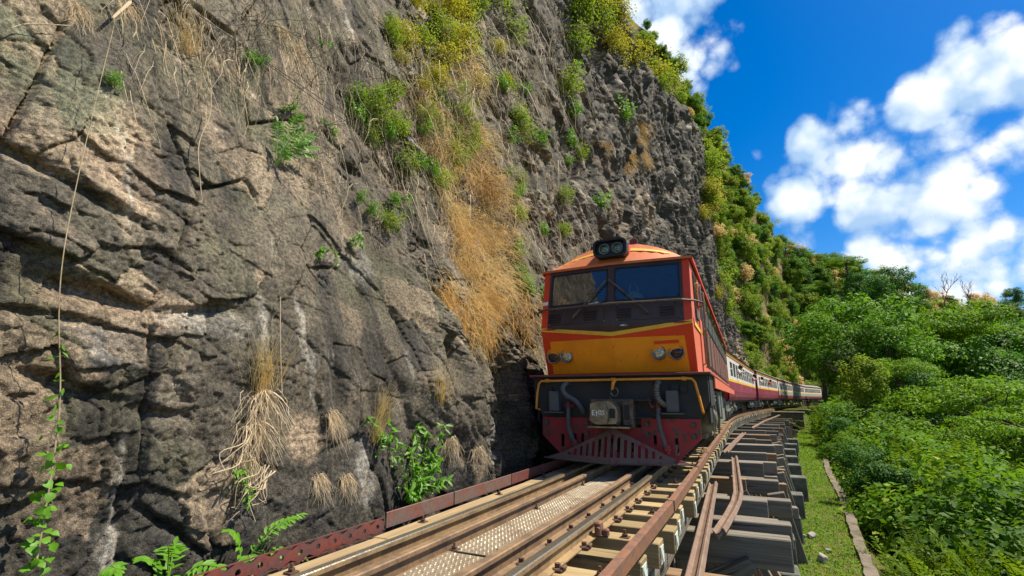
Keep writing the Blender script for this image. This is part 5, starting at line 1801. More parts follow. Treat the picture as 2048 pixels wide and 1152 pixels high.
def straw_mesh(name, mat, seed, n, ln, spread, width=.006, hang=True, curl=.5):
    """grass blades from one root; hanging down along local -z with local +y out of the wall, or standing up"""
    r = np.random.RandomState(seed); k = 6
    t = np.linspace(0, 1, k)[None, :, None]
    base = np.stack([r.normal(size=n) * spread * .45, np.abs(r.normal(size=n)) * .03, r.normal(size=n) * spread * .35], 1)[:, None, :]
    L_ = (ln * (.45 + .6 * r.rand(n)))[:, None, None]
    az = r.uniform(-1, 1, size=n)
    d0 = np.stack([az * .8, .35 + .5 * r.rand(n), r.uniform(-.4, .9, n)], 1)[:, None, :]
    if hang:
        pts = base + d0 * t * L_ * .35 * curl * 2 + np.array([0, .0, -1.]) * L_ * (.25 * t + .75 * t ** 1.7)
    else:
        up = np.stack([az * .35, .15 + .3 * r.rand(n), np.ones(n)], 1)[:, None, :]
        pts = base + up * t * L_ + np.array([0, .25, -.55]) * (t ** 3) * L_ * r.rand(n)[:, None, None] * curl
    pts = pts + r.normal(size=(n, k, 3)) * .022 * t + np.stack([np.sin(t[..., 0] * r.uniform(2, 9, (n, 1)) + r.uniform(0, 6, (n, 1))), .4 * np.cos(t[..., 0] * r.uniform(2, 8, (n, 1))), 0 * t[..., 0] * r.rand(n, 1)], -1) * .05 * ln * t
    tan = unit(np.gradient(pts, axis=1)); sd = unit(np.cross(tan, r.normal(size=(n, 1, 3))))
    w = width * (1 - .75 * t) * (.6 + .8 * r.rand(n))[:, None, None]
    V = np.stack([pts - sd * w, pts + sd * w], 2).reshape(-1, 3)
    ix = (np.arange(n) * k * 2)[:, None, None] + (np.arange(k - 1) * 2)[None, :, None]
    F = (ix + np.array([0, 1, 3, 2])[None, None, :]).reshape(-1, 4)
    return np_mesh(name, V, F, [mat])


def twig_mesh(name, mat, seed, n, ln, r0=.008, droop=.3):
    r = random.Random(seed); b = MB()
    def grow(p, d, l, rad, lev):
        pts = [p]; q = p.copy(); dd = d.copy()
        for k in range(5):
            dd = (dd + Vector((r.uniform(-.35, .35), r.uniform(-.25, .25), r.uniform(-.35, .25) - droop * .12))).normalized()
            q = q + dd * l / 5; pts.append(q.copy())
        b.tube(pts, [rad * (1 - .13 * k) for k in range(6)], 4, cap=False)
        if lev > 0:
            for k in (2, 3, 4):
                if r.random() < .8: grow(pts[k], (dd + Vector((r.uniform(-1, 1), r.uniform(-.3, .7), r.uniform(-1, .8)))).normalized(), l * .55, rad * .6, lev - 1)
    for i in range(n): grow(Vector((r.uniform(-.1, .1), 0, r.uniform(-.1, .1))), Vector((r.uniform(-1, 1), r.uniform(.2, .9), r.uniform(-.9, .8))).normalized(), ln * r.uniform(.6, 1), r0, 2)
    return b.mesh(name, mat)


# prototypes ------------------------------------------------------------------
TREES = {}
def proto_tree(kind, k, **kw):
    mat = kw.pop('mat'); h0 = kw.pop('h0'); r0 = kw.pop('r0'); nl = kw.pop('nl', 10)
    cm, C = crown_mesh('crown', mat, **kw)
    tm = trunk_mesh('trunk', C, kw['seed'], h0, r0, M['bark'], nl)
    top = max(v.co.z for v in cm.vertices)
    TREES.setdefault(kind, []).append((tm, cm, top, kw['rx']))


for k in range(3): proto_tree('broad', k, mat=M['leaf_tree'], seed=10 + k, rx=3.2, rz=3.6, cz=6.2, nclump=64, per=170, leaf=.25, clump_r=.95, shell=.72, h0=2.2, r0=.20, fill=.3)
for k in range(2): proto_tree('dark', k, mat=M['leaf_dark'], seed=20 + k, rx=3.4, rz=3.0, cz=5.6, nclump=60, per=165, leaf=.25, clump_r=.95, shell=.72, h0=2.2, r0=.2, fill=.3)
for k in range(2): proto_tree('umbrella', k, mat=M['leaf_umb'], seed=30 + k, rx=5.2, rz=1.9, cz=5.0, nclump=150, per=75, leaf=.24, clump_r=.95, flat=.28, shell=.6, zmin=-.35, h0=2.4, r0=.26, nl=16, fill=.15)
for k in range(2): proto_tree('olive', k, mat=M['leaf_olive'], seed=40 + k, rx=2.2, rz=2.0, cz=3.2, nclump=60, per=70, leaf=.22, clump_r=.6, h0=1.2, r0=.10, fill=.3)
for k in range(2): proto_tree('dry', k, mat=M['straw'], seed=50 + k, rx=1.7, rz=1.3, cz=1.7, nclump=40, per=60, leaf=.22, clump_r=.5, h0=.5, r0=.06)
for k in range(2):
    b = MB(); r = random.Random(60 + k)
    def gr(p, d, l, rad, lev):
        pts = [p]; q = p.copy(); dd = d.copy()
        for i_ in range(4):
            dd = (dd + Vector((r.uniform(-.3, .3), r.uniform(-.3, .3), r.uniform(-.1, .2)))).normalized(); q = q + dd * l / 4; pts.append(q.copy())
        b.tube(pts, [rad * (1 - .16 * i_) for i_ in range(5)], 5, cap=False)
        if lev:
            for i_ in (2, 3, 4, 4): gr(pts[i_], (dd + Vector((r.uniform(-1, 1), r.uniform(-1, 1), r.uniform(-.2, .7)))).normalized(), l * .6, rad * .55, lev - 1)
    gr(Vector((0, 0, -.5)), Vector((0, 0, 1)), 3.2, .11, 3)
    TREES.setdefault('bare', []).append((b.mesh('trunk', M['bark']), None, 5.5, 2))

BUSH = {'feathery': [], 'leafy': [], 'yellow': [], 'olive': [], 'fresh': []}
for k in range(4): BUSH['feathery'].append((frond_bush('foliage', M['leaf_fern'], 70 + k, 170, 1.5, .105, 26), stems_mesh('stem', 70 + k, 7, .8, 1.1, .035, M['bark']), 1.9))
for k in range(3):
    cm, C = crown_mesh('foliage', M['leaf_bush'], 80 + k, 1.15, .95, .75, 70, 95, .10, .32, fill=.25)
    BUSH['leafy'].append((cm, stems_mesh('stem', 80 + k, 8, .8, 1.1, .03, M['bark']), 1.9))
for k in range(3):
    cm, C = crown_mesh('foliage', M['leaf_yel'], 90 + k, .62, .55, .25, 46, 22, .075, .34, fill=.3, shell=.15, flat=.9)
    BUSH['yellow'].append((cm, twig_mesh('stem', M['twig'], 90 + k, 5, .75, .010), .9))
for k in range(3):
    cm, C = crown_mesh('foliage', M['leaf_olive'], 100 + k, .62, .55, .25, 36, 22, .085, .36, fill=.3, shell=.15, flat=.9)
    BUSH['olive'].append((cm, twig_mesh('stem', M['twig'], 100 + k, 6, .8, .010), .9))
for k in range(2):
    cm, C = crown_mesh('foliage', M['leaf_fresh'], 110 + k, .45, .4, .2, 22, 22, .075, .16, fill=.3, shell=.2)
    BUSH['fresh'].append((cm, twig_mesh('stem', M['green_stem'], 110 + k, 5, .5, .006), .7))

STRAW = {'curtain': [straw_mesh('blades', M['straw_orange' if k % 2 else 'straw'], 120 + k, 150, .62, .70, .0042, True, 1.5) for k in range(4)],
         'tuft': [straw_mesh('blades', M['straw_pale'], 130 + k, 150, .62, .16, .0042, True, 1.0) for k in range(2)],
         'stalk': [straw_mesh('blades', M['straw'], 140 + k, 60, .75, .14, .003, False) for k in range(2)],
         'brown': [straw_mesh('blades', M['straw_orange'], 150 + k, 200, .7, .55, .005, True, 1.1) for k in range(2)]}
TWIG = [twig_mesh('twigs', M['twig'], 160 + k, 6, 1.0, .006, .5) for k in range(3)]
VINEHAIR = [straw_mesh('stems', M['straw_pale'], 170 + k, 26, 1.7, .7, .0035, True, .5) for k in range(2)]


def put_tree(kind, loc, sc, rz, label, group, name=None, wide=1.0):
    tm, cm, top, rx = rnd.choice(TREES[kind])
    r = empty(name or {'broad': 'broadleaf_tree', 'dark': 'dark_tree', 'umbrella': 'umbrella_tree', 'olive': 'small_tree', 'dry': 'dry_shrub', 'bare': 'bare_tree'}[kind], loc, rz)
    r.scale = (sc * wide, sc * wide, sc)
    inst('trunk', tm, r)
    if cm: inst('crown', cm, r)
    tag(r, label, 'shrub' if kind == 'dry' else 'tree', group)
    return r


def put_bush(kind, loc, sc, rz, label, group, tilt=(0, 0), name=None):
    fm, sm, top = rnd.choice(BUSH[kind])
    r = empty(name or {'feathery': 'feathery_bush', 'leafy': 'leafy_bush', 'yellow': 'cliff_shrub', 'olive': 'cliff_shrub', 'fresh': 'green_plant'}[kind], loc, rz)
    r.rotation_euler = (tilt[0], tilt[1], rz); r.scale = (sc, sc, sc)
    inst('foliage', fm, r); inst('stem', sm, r)
    tag(r, label, 'bush' if kind in ('feathery', 'leafy') else ('shrub' if kind != 'fresh' else 'plant'), group)
    return r


def gz(x, y):
    s, l = to_track(x, y)
    return float(ground_z(s, l))


# ------------------------------------------------------------------ thicket right of the ledge
n = 0
for s in np.arange(-3.0, 62, 1.45):
    lat = float(ledge_edge(s)) + 1.25
    while lat < 30:
        ss_ = s + rnd.uniform(-.6, .6); ll = lat + rnd.uniform(-.4, .4)
        step = 1.5 + .05 * lat + (.03 * max(0, s - 20))
        lat += step
        p = TP(ss_, ll); p.z = float(ground_z(ss_, ll)) - .15
        v = p - EYE; a = math.degrees(math.atan2(v.x, v.y))
        if a > 52 or a < 10 or v.y < 2: continue
        if s > 20 and rnd.random() < .35: continue
        fea = rnd.random() < (.72 if (v.length < 16 or ll > 9) else .45)
        sc = rnd.uniform(.85, 1.6) * (1 + .014 * v.length) * (.6 if ll < ledge_edge(ss_) + 2.2 else 1.1)
        if s > 30 and ll < 13: sc *= 1.35
        where = ('right beside the low concrete wall' if ll < ledge_edge(ss_) + 2.4 and ss_ < 34 else ('near the far coaches and abutment' if ss_ > 40 and ll < 10 else ('in the lower right corner' if v.length < 13 else ('in the middle of the thicket' if v.length < 30 else 'at the far side of the thicket'))))
        if rnd.random() < .16 and v.length > 15:
            put_tree('dark' if rnd.random() < .6 else 'broad', p, rnd.uniform(.20, .34) * (1 + .01 * v.length), rnd.uniform(0, 6.28), 'large leaved darker shrub ' + where, 'large leaved shrubs ' + where, name='large_leaved_shrub')
        elif fea: put_bush('feathery', p, sc, rnd.uniform(0, 6.28), 'feathery bright green bush ' + where, 'feathery bushes ' + where)
        else: put_bush('leafy', p, sc, rnd.uniform(0, 6.28), 'broad leaved bright green bush ' + where, 'leafy bushes ' + where)
        n += 1

# ------------------------------------------------------------------ trees that can be told apart
def tree_at(kind, x, top_y, dist, width, label, group=None, tall=1.0):
    """crown top seen at (x, top_y), crown width in the same units, standing dist metres away"""
    r = pix_ray(x, top_y); k = dist / math.hypot(r.x, r.y)
    p = EYE + r * k
    sc = width / FPX * (r * k).length * .93 / (2.25 * TREES[kind][0][3])
    top = TREES[kind][0][2]
    o = put_tree(kind, (p.x, p.y, p.z - sc * tall * top), sc, rnd.uniform(0, 6.28), label, group)
    o.scale = (sc, sc, sc * tall)
    return o


tree_at('broad', 1700, 545, 74, 170, 'tall glossy broadleaf tree rising above the far end of the train')
tree_at('broad', 1770, 620, 68, 120, 'rounded broadleaf tree right of the tallest tree behind the train')
tree_at('broad', 1625, 600, 92, 120, 'bushy broadleaf tree left of the tallest tree, over the last coaches')
tree_at('broad', 1680, 640, 66, 110, 'broadleaf tree in front of the foot of the tallest tree')
tree_at('umbrella', 1850, 600, 86, 190, 'wide flat crowned tree in the middle of the wooded slope', tall=1.3)
tree_at('broad', 1885, 640, 82, 150, 'green tree in front of the wide flat crowned tree')
tree_at('broad', 1955, 605, 96, 150, 'dense green tree right of the wide flat crowned tree')
tree_at('dark', 2020, 630, 98, 150, 'dark leafy tree at the right edge of the wooded slope')
tree_at('dark', 1985, 690, 84, 140, 'dark tree below the dark tree at the right edge')
tree_at('dark', 2060, 700, 80, 150, 'dark tree cut by the right edge of the picture')
tree_at('umbrella', 1935, 745, 44, 250, 'broad umbrella shaped tree over the thicket on the right')
tree_at('umbrella', 2060, 800, 36, 200, 'umbrella shaped tree cut by the right edge of the picture')
tree_at('umbrella', 1805, 712, 54, 120, 'smaller umbrella shaped tree left of the broad one', tall=1.2)
tree_at('dark', 1850, 740, 52, 100, 'dark tree between the two umbrella shaped trees')
tree_at('olive', 1712, 705, 44, 90, 'thin yellowish tree with crooked limbs above the thicket', tall=1.2)
tree_at('bare', 1708, 690, 46, 90, 'leafless crooked tree standing in the thicket near the coaches')
tree_at('umbrella', 1690, 512, 152, 62, 'flat topped tree on the skyline left of the ridge')
tree_at('dark', 1775, 535, 165, 80, 'dark round tree on the ridge in the middle of the skyline')
tree_at('dark', 1725, 540, 150, 80, 'dark round tree just below the flat topped skyline tree')
tree_at('bare', 1880, 552, 190, 45, 'bare tree on the low part of the ridge')
tree_at('bare', 1925, 565, 200, 40, 'second bare tree on the low part of the ridge')

# wood on the mountain flank
nt_ = 66
for i in range(nt_):
    for j in range(12):
        if i > nt_ * .42 and (i + j) % 3 == 0: continue
        t = (i + rnd.uniform(-.5, .5)) / (nt_ - 1) * .865 + .06; u = min(1.02, (j + rnd.uniform(.1, .9)) / 11.5)
        p = Vector(mountain(t, u)); v = p - EYE; a = math.degrees(math.atan2(v.x, v.y))
        if a > 51 or a < 14: continue
        q = rnd.random(); d = v.length; p.z -= .5
        left = a < 30.5
        if left:
            q2 = rnd.random(); where = 'high on the steep slope right of the rock' if u > .5 else 'low on the steep slope above the coaches'
            if q2 < .06: continue
            if q2 < .15: put_tree('dry', p, rnd.uniform(.7, 1.4), rnd.uniform(0, 6.28), 'brown dry shrub ' + where, 'dry shrubs ' + where)
            elif q2 < .50: put_tree('olive', p, rnd.uniform(.6, 1.35), rnd.uniform(0, 6.28), 'yellow green small tree ' + where, 'small trees ' + where)
            elif q2 < .84: put_tree('broad', p, rnd.uniform(.28, .55), rnd.uniform(0, 6.28), 'fresh green leafy tree ' + where, 'leafy trees ' + where)
            elif q2 < .93: put_tree('umbrella', p, rnd.uniform(.28, .45), rnd.uniform(0, 6.28), 'small flat crowned tree ' + where, 'flat crowned trees ' + where)
            else: put_tree('bare', p, rnd.uniform(.6, 1.0), rnd.uniform(0, 6.28), 'leafless twiggy tree ' + where, 'leafless trees ' + where)
        elif u > .80 and q < .5: put_tree('dry', p, rnd.uniform(1.0, 1.8), rnd.uniform(0, 6.28), 'brown dry shrub on the crest of the wooded hill', 'dry shrubs on the crest')
        elif q < .42: put_tree('broad', p, rnd.uniform(.55, 1.0), rnd.uniform(0, 6.28), 'mid green broadleaf tree among others on the far wooded slope', 'broadleaf trees on the far slope')
        elif q < .60: put_tree('dark', p, rnd.uniform(.55, .95), rnd.uniform(0, 6.28), 'dark green tree among others on the far wooded slope', 'dark trees on the far slope')
        elif q < .80: put_tree('umbrella', p, rnd.uniform(.45, .8), rnd.uniform(0, 6.28), 'flat crowned tree among others on the far wooded slope', 'flat crowned trees on the far slope')
        else: put_tree('olive', p, rnd.uniform(1.0, 1.7), rnd.uniform(0, 6.28), 'yellow green tree among others on the far wooded slope', 'yellow green trees on the far slope')
for s in np.arange(30, 112, 8.0):
    for ll in np.arange(11, 66, 7.5):
        ss_ = s + rnd.uniform(-4, 4); l2 = ll + rnd.uniform(-3, 3)
        p = TP(ss_, l2); p.z = float(ground_z(ss_, l2)) - .3
        v = p - EYE; a = math.degrees(math.atan2(v.x, v.y))
        if a > 50 or a < 18 or v.length < 34: continue
        q = rnd.random(); top_ok = max(4.0, min(15.0, -p.z + .8 + .045 * (v.length - 30)))
        kind = 'broad' if q < .35 else ('umbrella' if q < .58 else 'dark')
        sc = top_ok * rnd.uniform(.8, 1.0) / TREES[kind][0][2]
        put_tree(kind, p, sc, rnd.uniform(0, 6.28), {'broad': 'round green tree standing in the valley beyond the thicket', 'umbrella': 'low flat crowned tree standing in the valley beyond the thicket', 'dark': 'dark green tree standing in the valley beyond the thicket'}[kind], kind + ' trees in the valley')

# ------------------------------------------------------------------ plants on the cliff
def wall_rot(nrm): return math.atan2(nrm.x, -nrm.y) + math.pi      # local +y looks out of the wall


def wall_put(name, me_list, x, y, sc, label, cat, group, partname, depth=.0, roll=0., any_bvh=True):
    h_ = hit(x, y)
    if h_ is None: return None
    p, nn, d = h_
    r = empty(name, p + nn * depth, 0)
    r.rotation_euler = (0, roll, math.atan2(-nn.x, nn.y)); r.scale = (sc,) * 3
    for pn, me in zip(partname, me_list): inst(pn, me, r)
    tag(r, label, cat, group)
    return r


# orange curtain of dry grass
def lerp_poly(y): return np.interp(y, [130, 250, 400, 520, 640], [830, 850, 880, 900, 960]), np.interp(y, [130, 250, 400, 520, 640], [950, 960, 1000, 1015, 1010])
for k in range(62):
    y = 610 - 470 * rnd.random() ** 1.5; a, c = lerp_poly(y); x = rnd.uniform(a, c)
    h_ = hit(x, y)
    if h_ is None: continue
    wall_put('straw_tuft', [rnd.choice(STRAW['curtain'])], x, y, .085 * h_[2] * rnd.uniform(.6, 1.2), 'orange dry grass hanging in the %s part of the long curtain left of the locomotive' % ('lower' if y > 470 else 'middle' if y > 320 else 'upper'), 'straw tuft', 'dry grass in the %s curtain' % ('lower' if y > 470 else 'middle' if y > 320 else 'upper'), ['blades'], roll=rnd.gauss(0, .45))
for k in range(7):
    x = rnd.uniform(1190, 1320); y = rnd.uniform(250, 340)
    h_ = hit(x, y)
    if h_ and h_[2] < 60: wall_put('straw_tuft', [rnd.choice(STRAW['brown'])], x, y + rnd.uniform(-20, 20), .035 * h_[2] * rnd.uniform(.7, 1.3), 'brown dry grass on the tan rock scar above the locomotive', 'straw tuft', 'dry grass on the rock scar', ['blades'])
for (x, y, sc, kind, lb) in ((520, 790, .72, 'tuft', 'large pale dry grass tuft hanging low on the near rock'), (508, 850, .62, 'tuft', 'pale dry grass tuft hanging under the large one'), (485, 915, .45, 'tuft', 'pale root like grass strands lowest on the near rock'),
                             (530, 770, .8, 'stalk', 'tall yellow grass stalks standing out of the large pale tuft'), (515, 790, .7, 'stalk', 'yellow grass stalks at the left of the large pale tuft'), (560, 60, .6, 'tuft', 'tangled dry grass near the top of the near rock'), (590, 95, .55, 'tuft', 'tangled dry grass right below the top tangle'),
                             (375, 110, .7, 'stalk', 'thin dry stalks high on the near rock'), (635, 955, .38, 'tuft', 'small dry grass tuft above the plank walk'), (690, 955, .38, 'tuft', 'small dry tuft right of the first one above the plank walk'),
                             (745, 880, .8, 'stalk', 'dry stalks above the green plant at the track'), (880, 800, .8, 'stalk', 'dry stalks left of the niche'), (150, 12, .45, 'tuft', 'dead brown grass at the top left corner'), (250, 12, .5, 'tuft', 'dead brown grass beside the broken white branch'),
                             (900, 880, .5, 'tuft', 'dry grass tuft on the rib left of the niche'), (955, 900, .5, 'tuft', 'dry grass tuft at the foot of the niche'), (920, 640, .9, 'brown', 'brown dry grass below the orange curtain'), (960, 650, .9, 'brown', 'brown dry grass at the lower right of the orange curtain'),
                             (1040, 620, 1.0, 'brown', 'brown dry grass right above the locomotive roof'), (890, 590, .8, 'brown', 'brown dry grass at the lower left of the orange curtain'), (660, 830, .5, 'tuft', 'single small tuft in the middle of the smooth dark slab'), (760, 830, .5, 'stalk', 'few thin stalks in the crack above the green plant')):
    h_ = hit(x, y)
    if h_: wall_put('straw_tuft', [rnd.choice(STRAW[kind])], x, y, sc * (1 if h_[2] < 7 else .13 * h_[2]), lb, 'straw tuft', None, ['blades'])

# hanging dry stems and twigs
for k in range(120):
    if k % 2 == 0 and k < 80: x, y = rnd.uniform(600, 900), rnd.uniform(60, 430)
    elif k < 100: x, y = rnd.uniform(780, 1150), rnd.uniform(20, 520)
    else: x, y = rnd.uniform(280, 640), rnd.uniform(10, 180)
    h_ = hit(x, y)
    if not h_ or h_[2] > 40: continue
    wh = 'on the top left of the rock' if x < 640 else ('left of the orange curtain' if x < 850 else 'right of or over the orange curtain')
    if k % 3: wall_put('bare_vine', [rnd.choice(VINEHAIR)], x, y, .12 * h_[2], 'thin leafless vine strands hanging ' + wh, 'vine', 'bare vines ' + wh, ['stems'])
    else: wall_put('twig_tangle', [rnd.choice(TWIG)], x, y, .10 * h_[2], 'tangle of grey twigs growing ' + wh, 'twigs', 'twig tangles ' + wh, ['twigs'], roll=rnd.uniform(-.6, .6))


# shrubs
def shrub(kind, x, y, sc, label, group, out=.1):
    h_ = hit(x, y)
    if not h_: return
    p, nn, d = h_
    put_bush(kind, p + nn * out - Vector((0, 0, .15 * sc)), sc, rnd.uniform(0, 6.28), label, group, (rnd.uniform(-.2, .2), rnd.uniform(-.2, .2)))


for k in range(34):
    x = rnd.gauss(885, 62); y = rnd.uniform(-20, 215) if k % 3 else rnd.uniform(-20, 100)
    h_ = hit(x, y)
    if h_: shrub('yellow' if k % 3 else 'olive', x, y, .05 * h_[2] * rnd.uniform(.6, 1.2), 'yellow leaved shrub hanging at the top of the rock left of the locomotive' if k % 3 else 'olive green shrub among the yellow ones at the top of the rock', 'yellow shrubs at the top of the rock' if k % 3 else 'olive shrubs at the top of the rock')
for k in range(34):
    x = rnd.uniform(1150, 1330); y = rnd.uniform(-30, 30 + (x - 1130) * .75)
    h_ = hit(x, y)
    if h_: shrub('yellow' if k % 3 else 'olive', x, y, min(3.2, .045 * h_[2] * rnd.uniform(.8, 1.3)), 'yellow green shrub on the upper edge of the cliff above the locomotive', 'shrubs on the upper cliff edge', .3)
for k in range(64):
    if k >= 40: x, y = rnd.gauss(890, 45), rnd.uniform(170, 400)
    elif k < 16: x, y = rnd.uniform(700, 800), rnd.uniform(180, 450)
    elif k < 28: x, y = rnd.uniform(1000, 1160), rnd.uniform(60, 330)
    else: x, y = rnd.uniform(1000, 1130), rnd.uniform(330, 600)
    h_ = hit(x, y)
    wh = 'left of the orange curtain' if x < 830 else ('over the orange curtain' if x < 985 else ('high right of the orange curtain' if y < 330 else 'between curtain and locomotive roof'))
    if h_: shrub('olive' if k % 2 else 'fresh', x, y, .045 * h_[2] * rnd.uniform(.6, 1.2), 'small %s plant clinging to the rock %s' % (('olive' if k % 2 else 'bright green'), wh), 'small %s plants %s' % (('olive' if k % 2 else 'bright green'), wh))
for x, y, sc, lb in ((1195, 405, .055, 'fresh green bush growing on the dark rock over the locomotive roof'), (1140, 280, .05, 'yellowish bush on the rock up left of the locomotive'), (1245, 225, .06, 'light green bush below the upper cliff edge'), (1050, 580, .06, 'bright green plant beside the locomotive roof'),
                     (1030, 500, .05, 'bright green plant up left of the locomotive roof'), (500, 120, .04, 'small green sprig high on the near rock'), (220, 165, .035, 'tiny green sprig left of the hanging stem'), (595, 245, .03, 'green sprig above the pinnate fern')):
    h_ = hit(x, y)
    if h_: shrub('fresh', x, y, sc * h_[2], lb, None, .05)

# skyline and slope vegetation behind the cliff edge
for k in range(170):
    x = rnd.uniform(1270, 1560); y = rnd.uniform(20, 640)
    if y < np.interp(x, [1270, 1330, 1395, 1430, 1500, 1560, 1620], [0, 60, 150, 220, 330, 460, 490]): continue
    if x < 1400 and y > np.interp(x, [1270, 1400], [90, 300]): continue
    h_ = hit(x, y); g_ = hit(x, y, GROUND_BVH)
    if g_ and (not h_ or g_[2] < h_[2]): h_ = g_
    if not h_ or h_[2] > 62 or h_[2] < 18: continue
    p, nn, d = h_
    if d < 45 and p.z < 9 and k % 4: continue
    put_bush('olive' if k % 4 else 'yellow', p + nn * .2 - Vector((0, 0, .2)), .036 * d * rnd.uniform(.8, 1.4), rnd.uniform(0, 6.28), 'yellow green shrub on the steep slope beyond the rock face', 'shrubs on the steep slope')

# ------------------------------------------------------------------ near plants whose leaves can be picked apart
def leaf_me(name, ln, wd, mat, kind='lance'):
    if kind == 'heart': prof = [(0, .0), (.10, .30), (.28, .50), (.52, .44), (.80, .18), (1, 0)]
    else: prof = [(0, .03), (.18, .30), (.42, .50), (.70, .36), (.90, .14), (1, 0)]
    V = []; F = []
    for i, (t, w) in enumerate(prof):
        z = -.18 * ln * t * t
        V += [(-w * wd, t * ln, z + w * wd * .22), (0, t * ln, z), (w * wd, t * ln, z + w * wd * .22)]
    for i in range(len(prof) - 1):
        a = i * 3
        F += [(a, a + 1, a + 4, a + 3), (a + 1, a + 2, a + 5, a + 4)]
    return np_mesh(name, np.array(V), np.array(F), [mat], smooth=True)


LF = {'heart': leaf_me('leaf', .045, .040, M['leaf_fresh'], 'heart'), 'lance': leaf_me('leaf', .10, .034, M['leaf_fresh']), 'leaflet': leaf_me('leaflet', .080, .030, M['leaf_fresh']), 'small': leaf_me('leaflet', .06, .018, M['leaf_fresh'])}


def orient(d, up):
    y = d.normalized(); x = y.cross(up)
    x = x.normalized() if x.length > 1e-4 else y.orthogonal().normalized()
    z = x.cross(y)
    return Matrix((x, y, z)).transposed().to_4x4()


def put_leaf(me, parent, p, d, up, sc, name='leaf'):
    o = link(bpy.data.objects.new(name, me), parent)
    o.matrix_local = Matrix.Translation(p - parent.location) @ orient(d, up) @ Matrix.Scale(sc, 4)
    return o


def jv(a): return Vector((rnd.uniform(-a, a), rnd.uniform(-a, a), rnd.uniform(-a, a)))


def wall_path(pix, out):
    P = []
    for (x, y), q in zip(pix, out if isinstance(out, (list, tuple)) else [out] * len(pix)):
        h_ = hit(x, y) or hit(x, min(y, 1150))
        if h_: P.append(h_[0] + h_[1] * q)
    return P


# leafy vine hanging at the far left
P = wall_path([(205, 88), (110, 520), (70, 830), (35, 1150)], [.22, .20, .18, .20])
c = curve(P, 20)
vine = empty('leafy_vine', c[-1]); tag(vine, 'long thin vine hanging down the left edge with green leaves along its lower half', 'vine')
o = MB().tube([p - vine.location for p in c], [.0024 + .002 * i / len(c) for i in range(len(c))], 5).build('stem', M['vine_stem'], vine)
n = len(c)
for i in range(int(n * .50), n):
    dens = 1 if i < n * .66 else (2 if i < n * .75 else 4)
    for k in range(dens):
        p = c[i] + jv(.05 if i > n * .7 else .015)
        put_leaf(LF['heart'] if i > n * .66 else LF['small'], vine, p, Vector((rnd.uniform(-1, 1), rnd.uniform(-1, .2), rnd.uniform(-.9, .3))), Vector((.7, -.4, .6)) + jv(.5), rnd.uniform(.7, 1.25))


def frond(parent, base, tip, sag, pairs, sc, me=None, nm='leaflet', upv=(.25, -.3, 1)):
    mid = base.lerp(tip, .55) + Vector((0, 0, sag))
    cc = curve([base, mid, tip], 8)
    MB().tube([p - parent.location for p in cc], [.006 * sc * (1 - .6 * i / len(cc)) for i in range(len(cc))], 5).build('stalk', M['green_stem'], parent)
    for i in range(pairs):
        f = .22 + .78 * i / (pairs - 1); q = f * (len(cc) - 1); a = int(min(q, len(cc) - 2)); p = cc[a].lerp(cc[a + 1], q - a)
        tan = (cc[a + 1] - cc[a]).normalized(); side = tan.cross(Vector(upv)).normalized()
        s_ = sc * (1 - .35 * abs(f - .5) * 2) * rnd.uniform(.85, 1.15)
        for sg in (-1, 1): put_leaf(me or LF['leaflet'], parent, p, side * sg * .9 + tan * .55 + Vector((0, 0, -.18)) + jv(.12), Vector(upv) + jv(.25), s_, nm)
    put_leaf(me or LF['leaflet'], parent, tip, (cc[-1] - cc[-2]).normalized() + Vector((0, 0, -.2)), Vector((.3, -.3, 1)), sc, nm)


def tipp(x, y, out):
    h_ = hit(x, y); return h_[0] + h_[1] * out


# pinnate plants at the foot of the rock
for base, tips, lb, sg in (((470, 1140), [((575, 1022), .18), ((520, 1060), .30), ((415, 1065), .15), ((540, 1110), .34), ((455, 1085), .3)], 'pinnate green plant reaching up beside the holed edge bar', 1.0),
                           ((330, 1190), [((375, 1062), .12), ((300, 1095), .25), ((425, 1120), .35), ((260, 1135), .30), ((350, 1120), .4)], 'pinnate green plant at the bottom edge left of the track', 1.05),
                           ((190, 1200), [((150, 1150), .3), ((235, 1140), .3), ((110, 1165), .3)], 'low pinnate green plant in the bottom left corner', .95)):
    B = tipp(base[0], min(base[1], 1150), .08) - Vector((0, 0, max(0, base[1] - 1150) * .003))
    r = empty('pinnate_plant', B); tag(r, lb, 'plant')
    for (t, o_) in tips: frond(r, B, tipp(t[0], t[1], o_), .07, 9, sg)
# the bright fern in the middle of the near rock
B = tipp(548, 335, .02); r = empty('fern', B); tag(r, 'bright green fern with its shadow on the smooth rock high on the left', 'fern')
for (t, o_) in (((532, 268), .22), ((552, 272), .34), ((585, 290), .36), ((606, 308), .26), ((600, 330), .20), ((570, 322), .4), ((545, 300), .45)): frond(r, B + Vector((0, 0, .02)), tipp(t[0], t[1], o_), .08, 13, 1.0, LF['leaflet'], upv=(.35, -.8, .35))
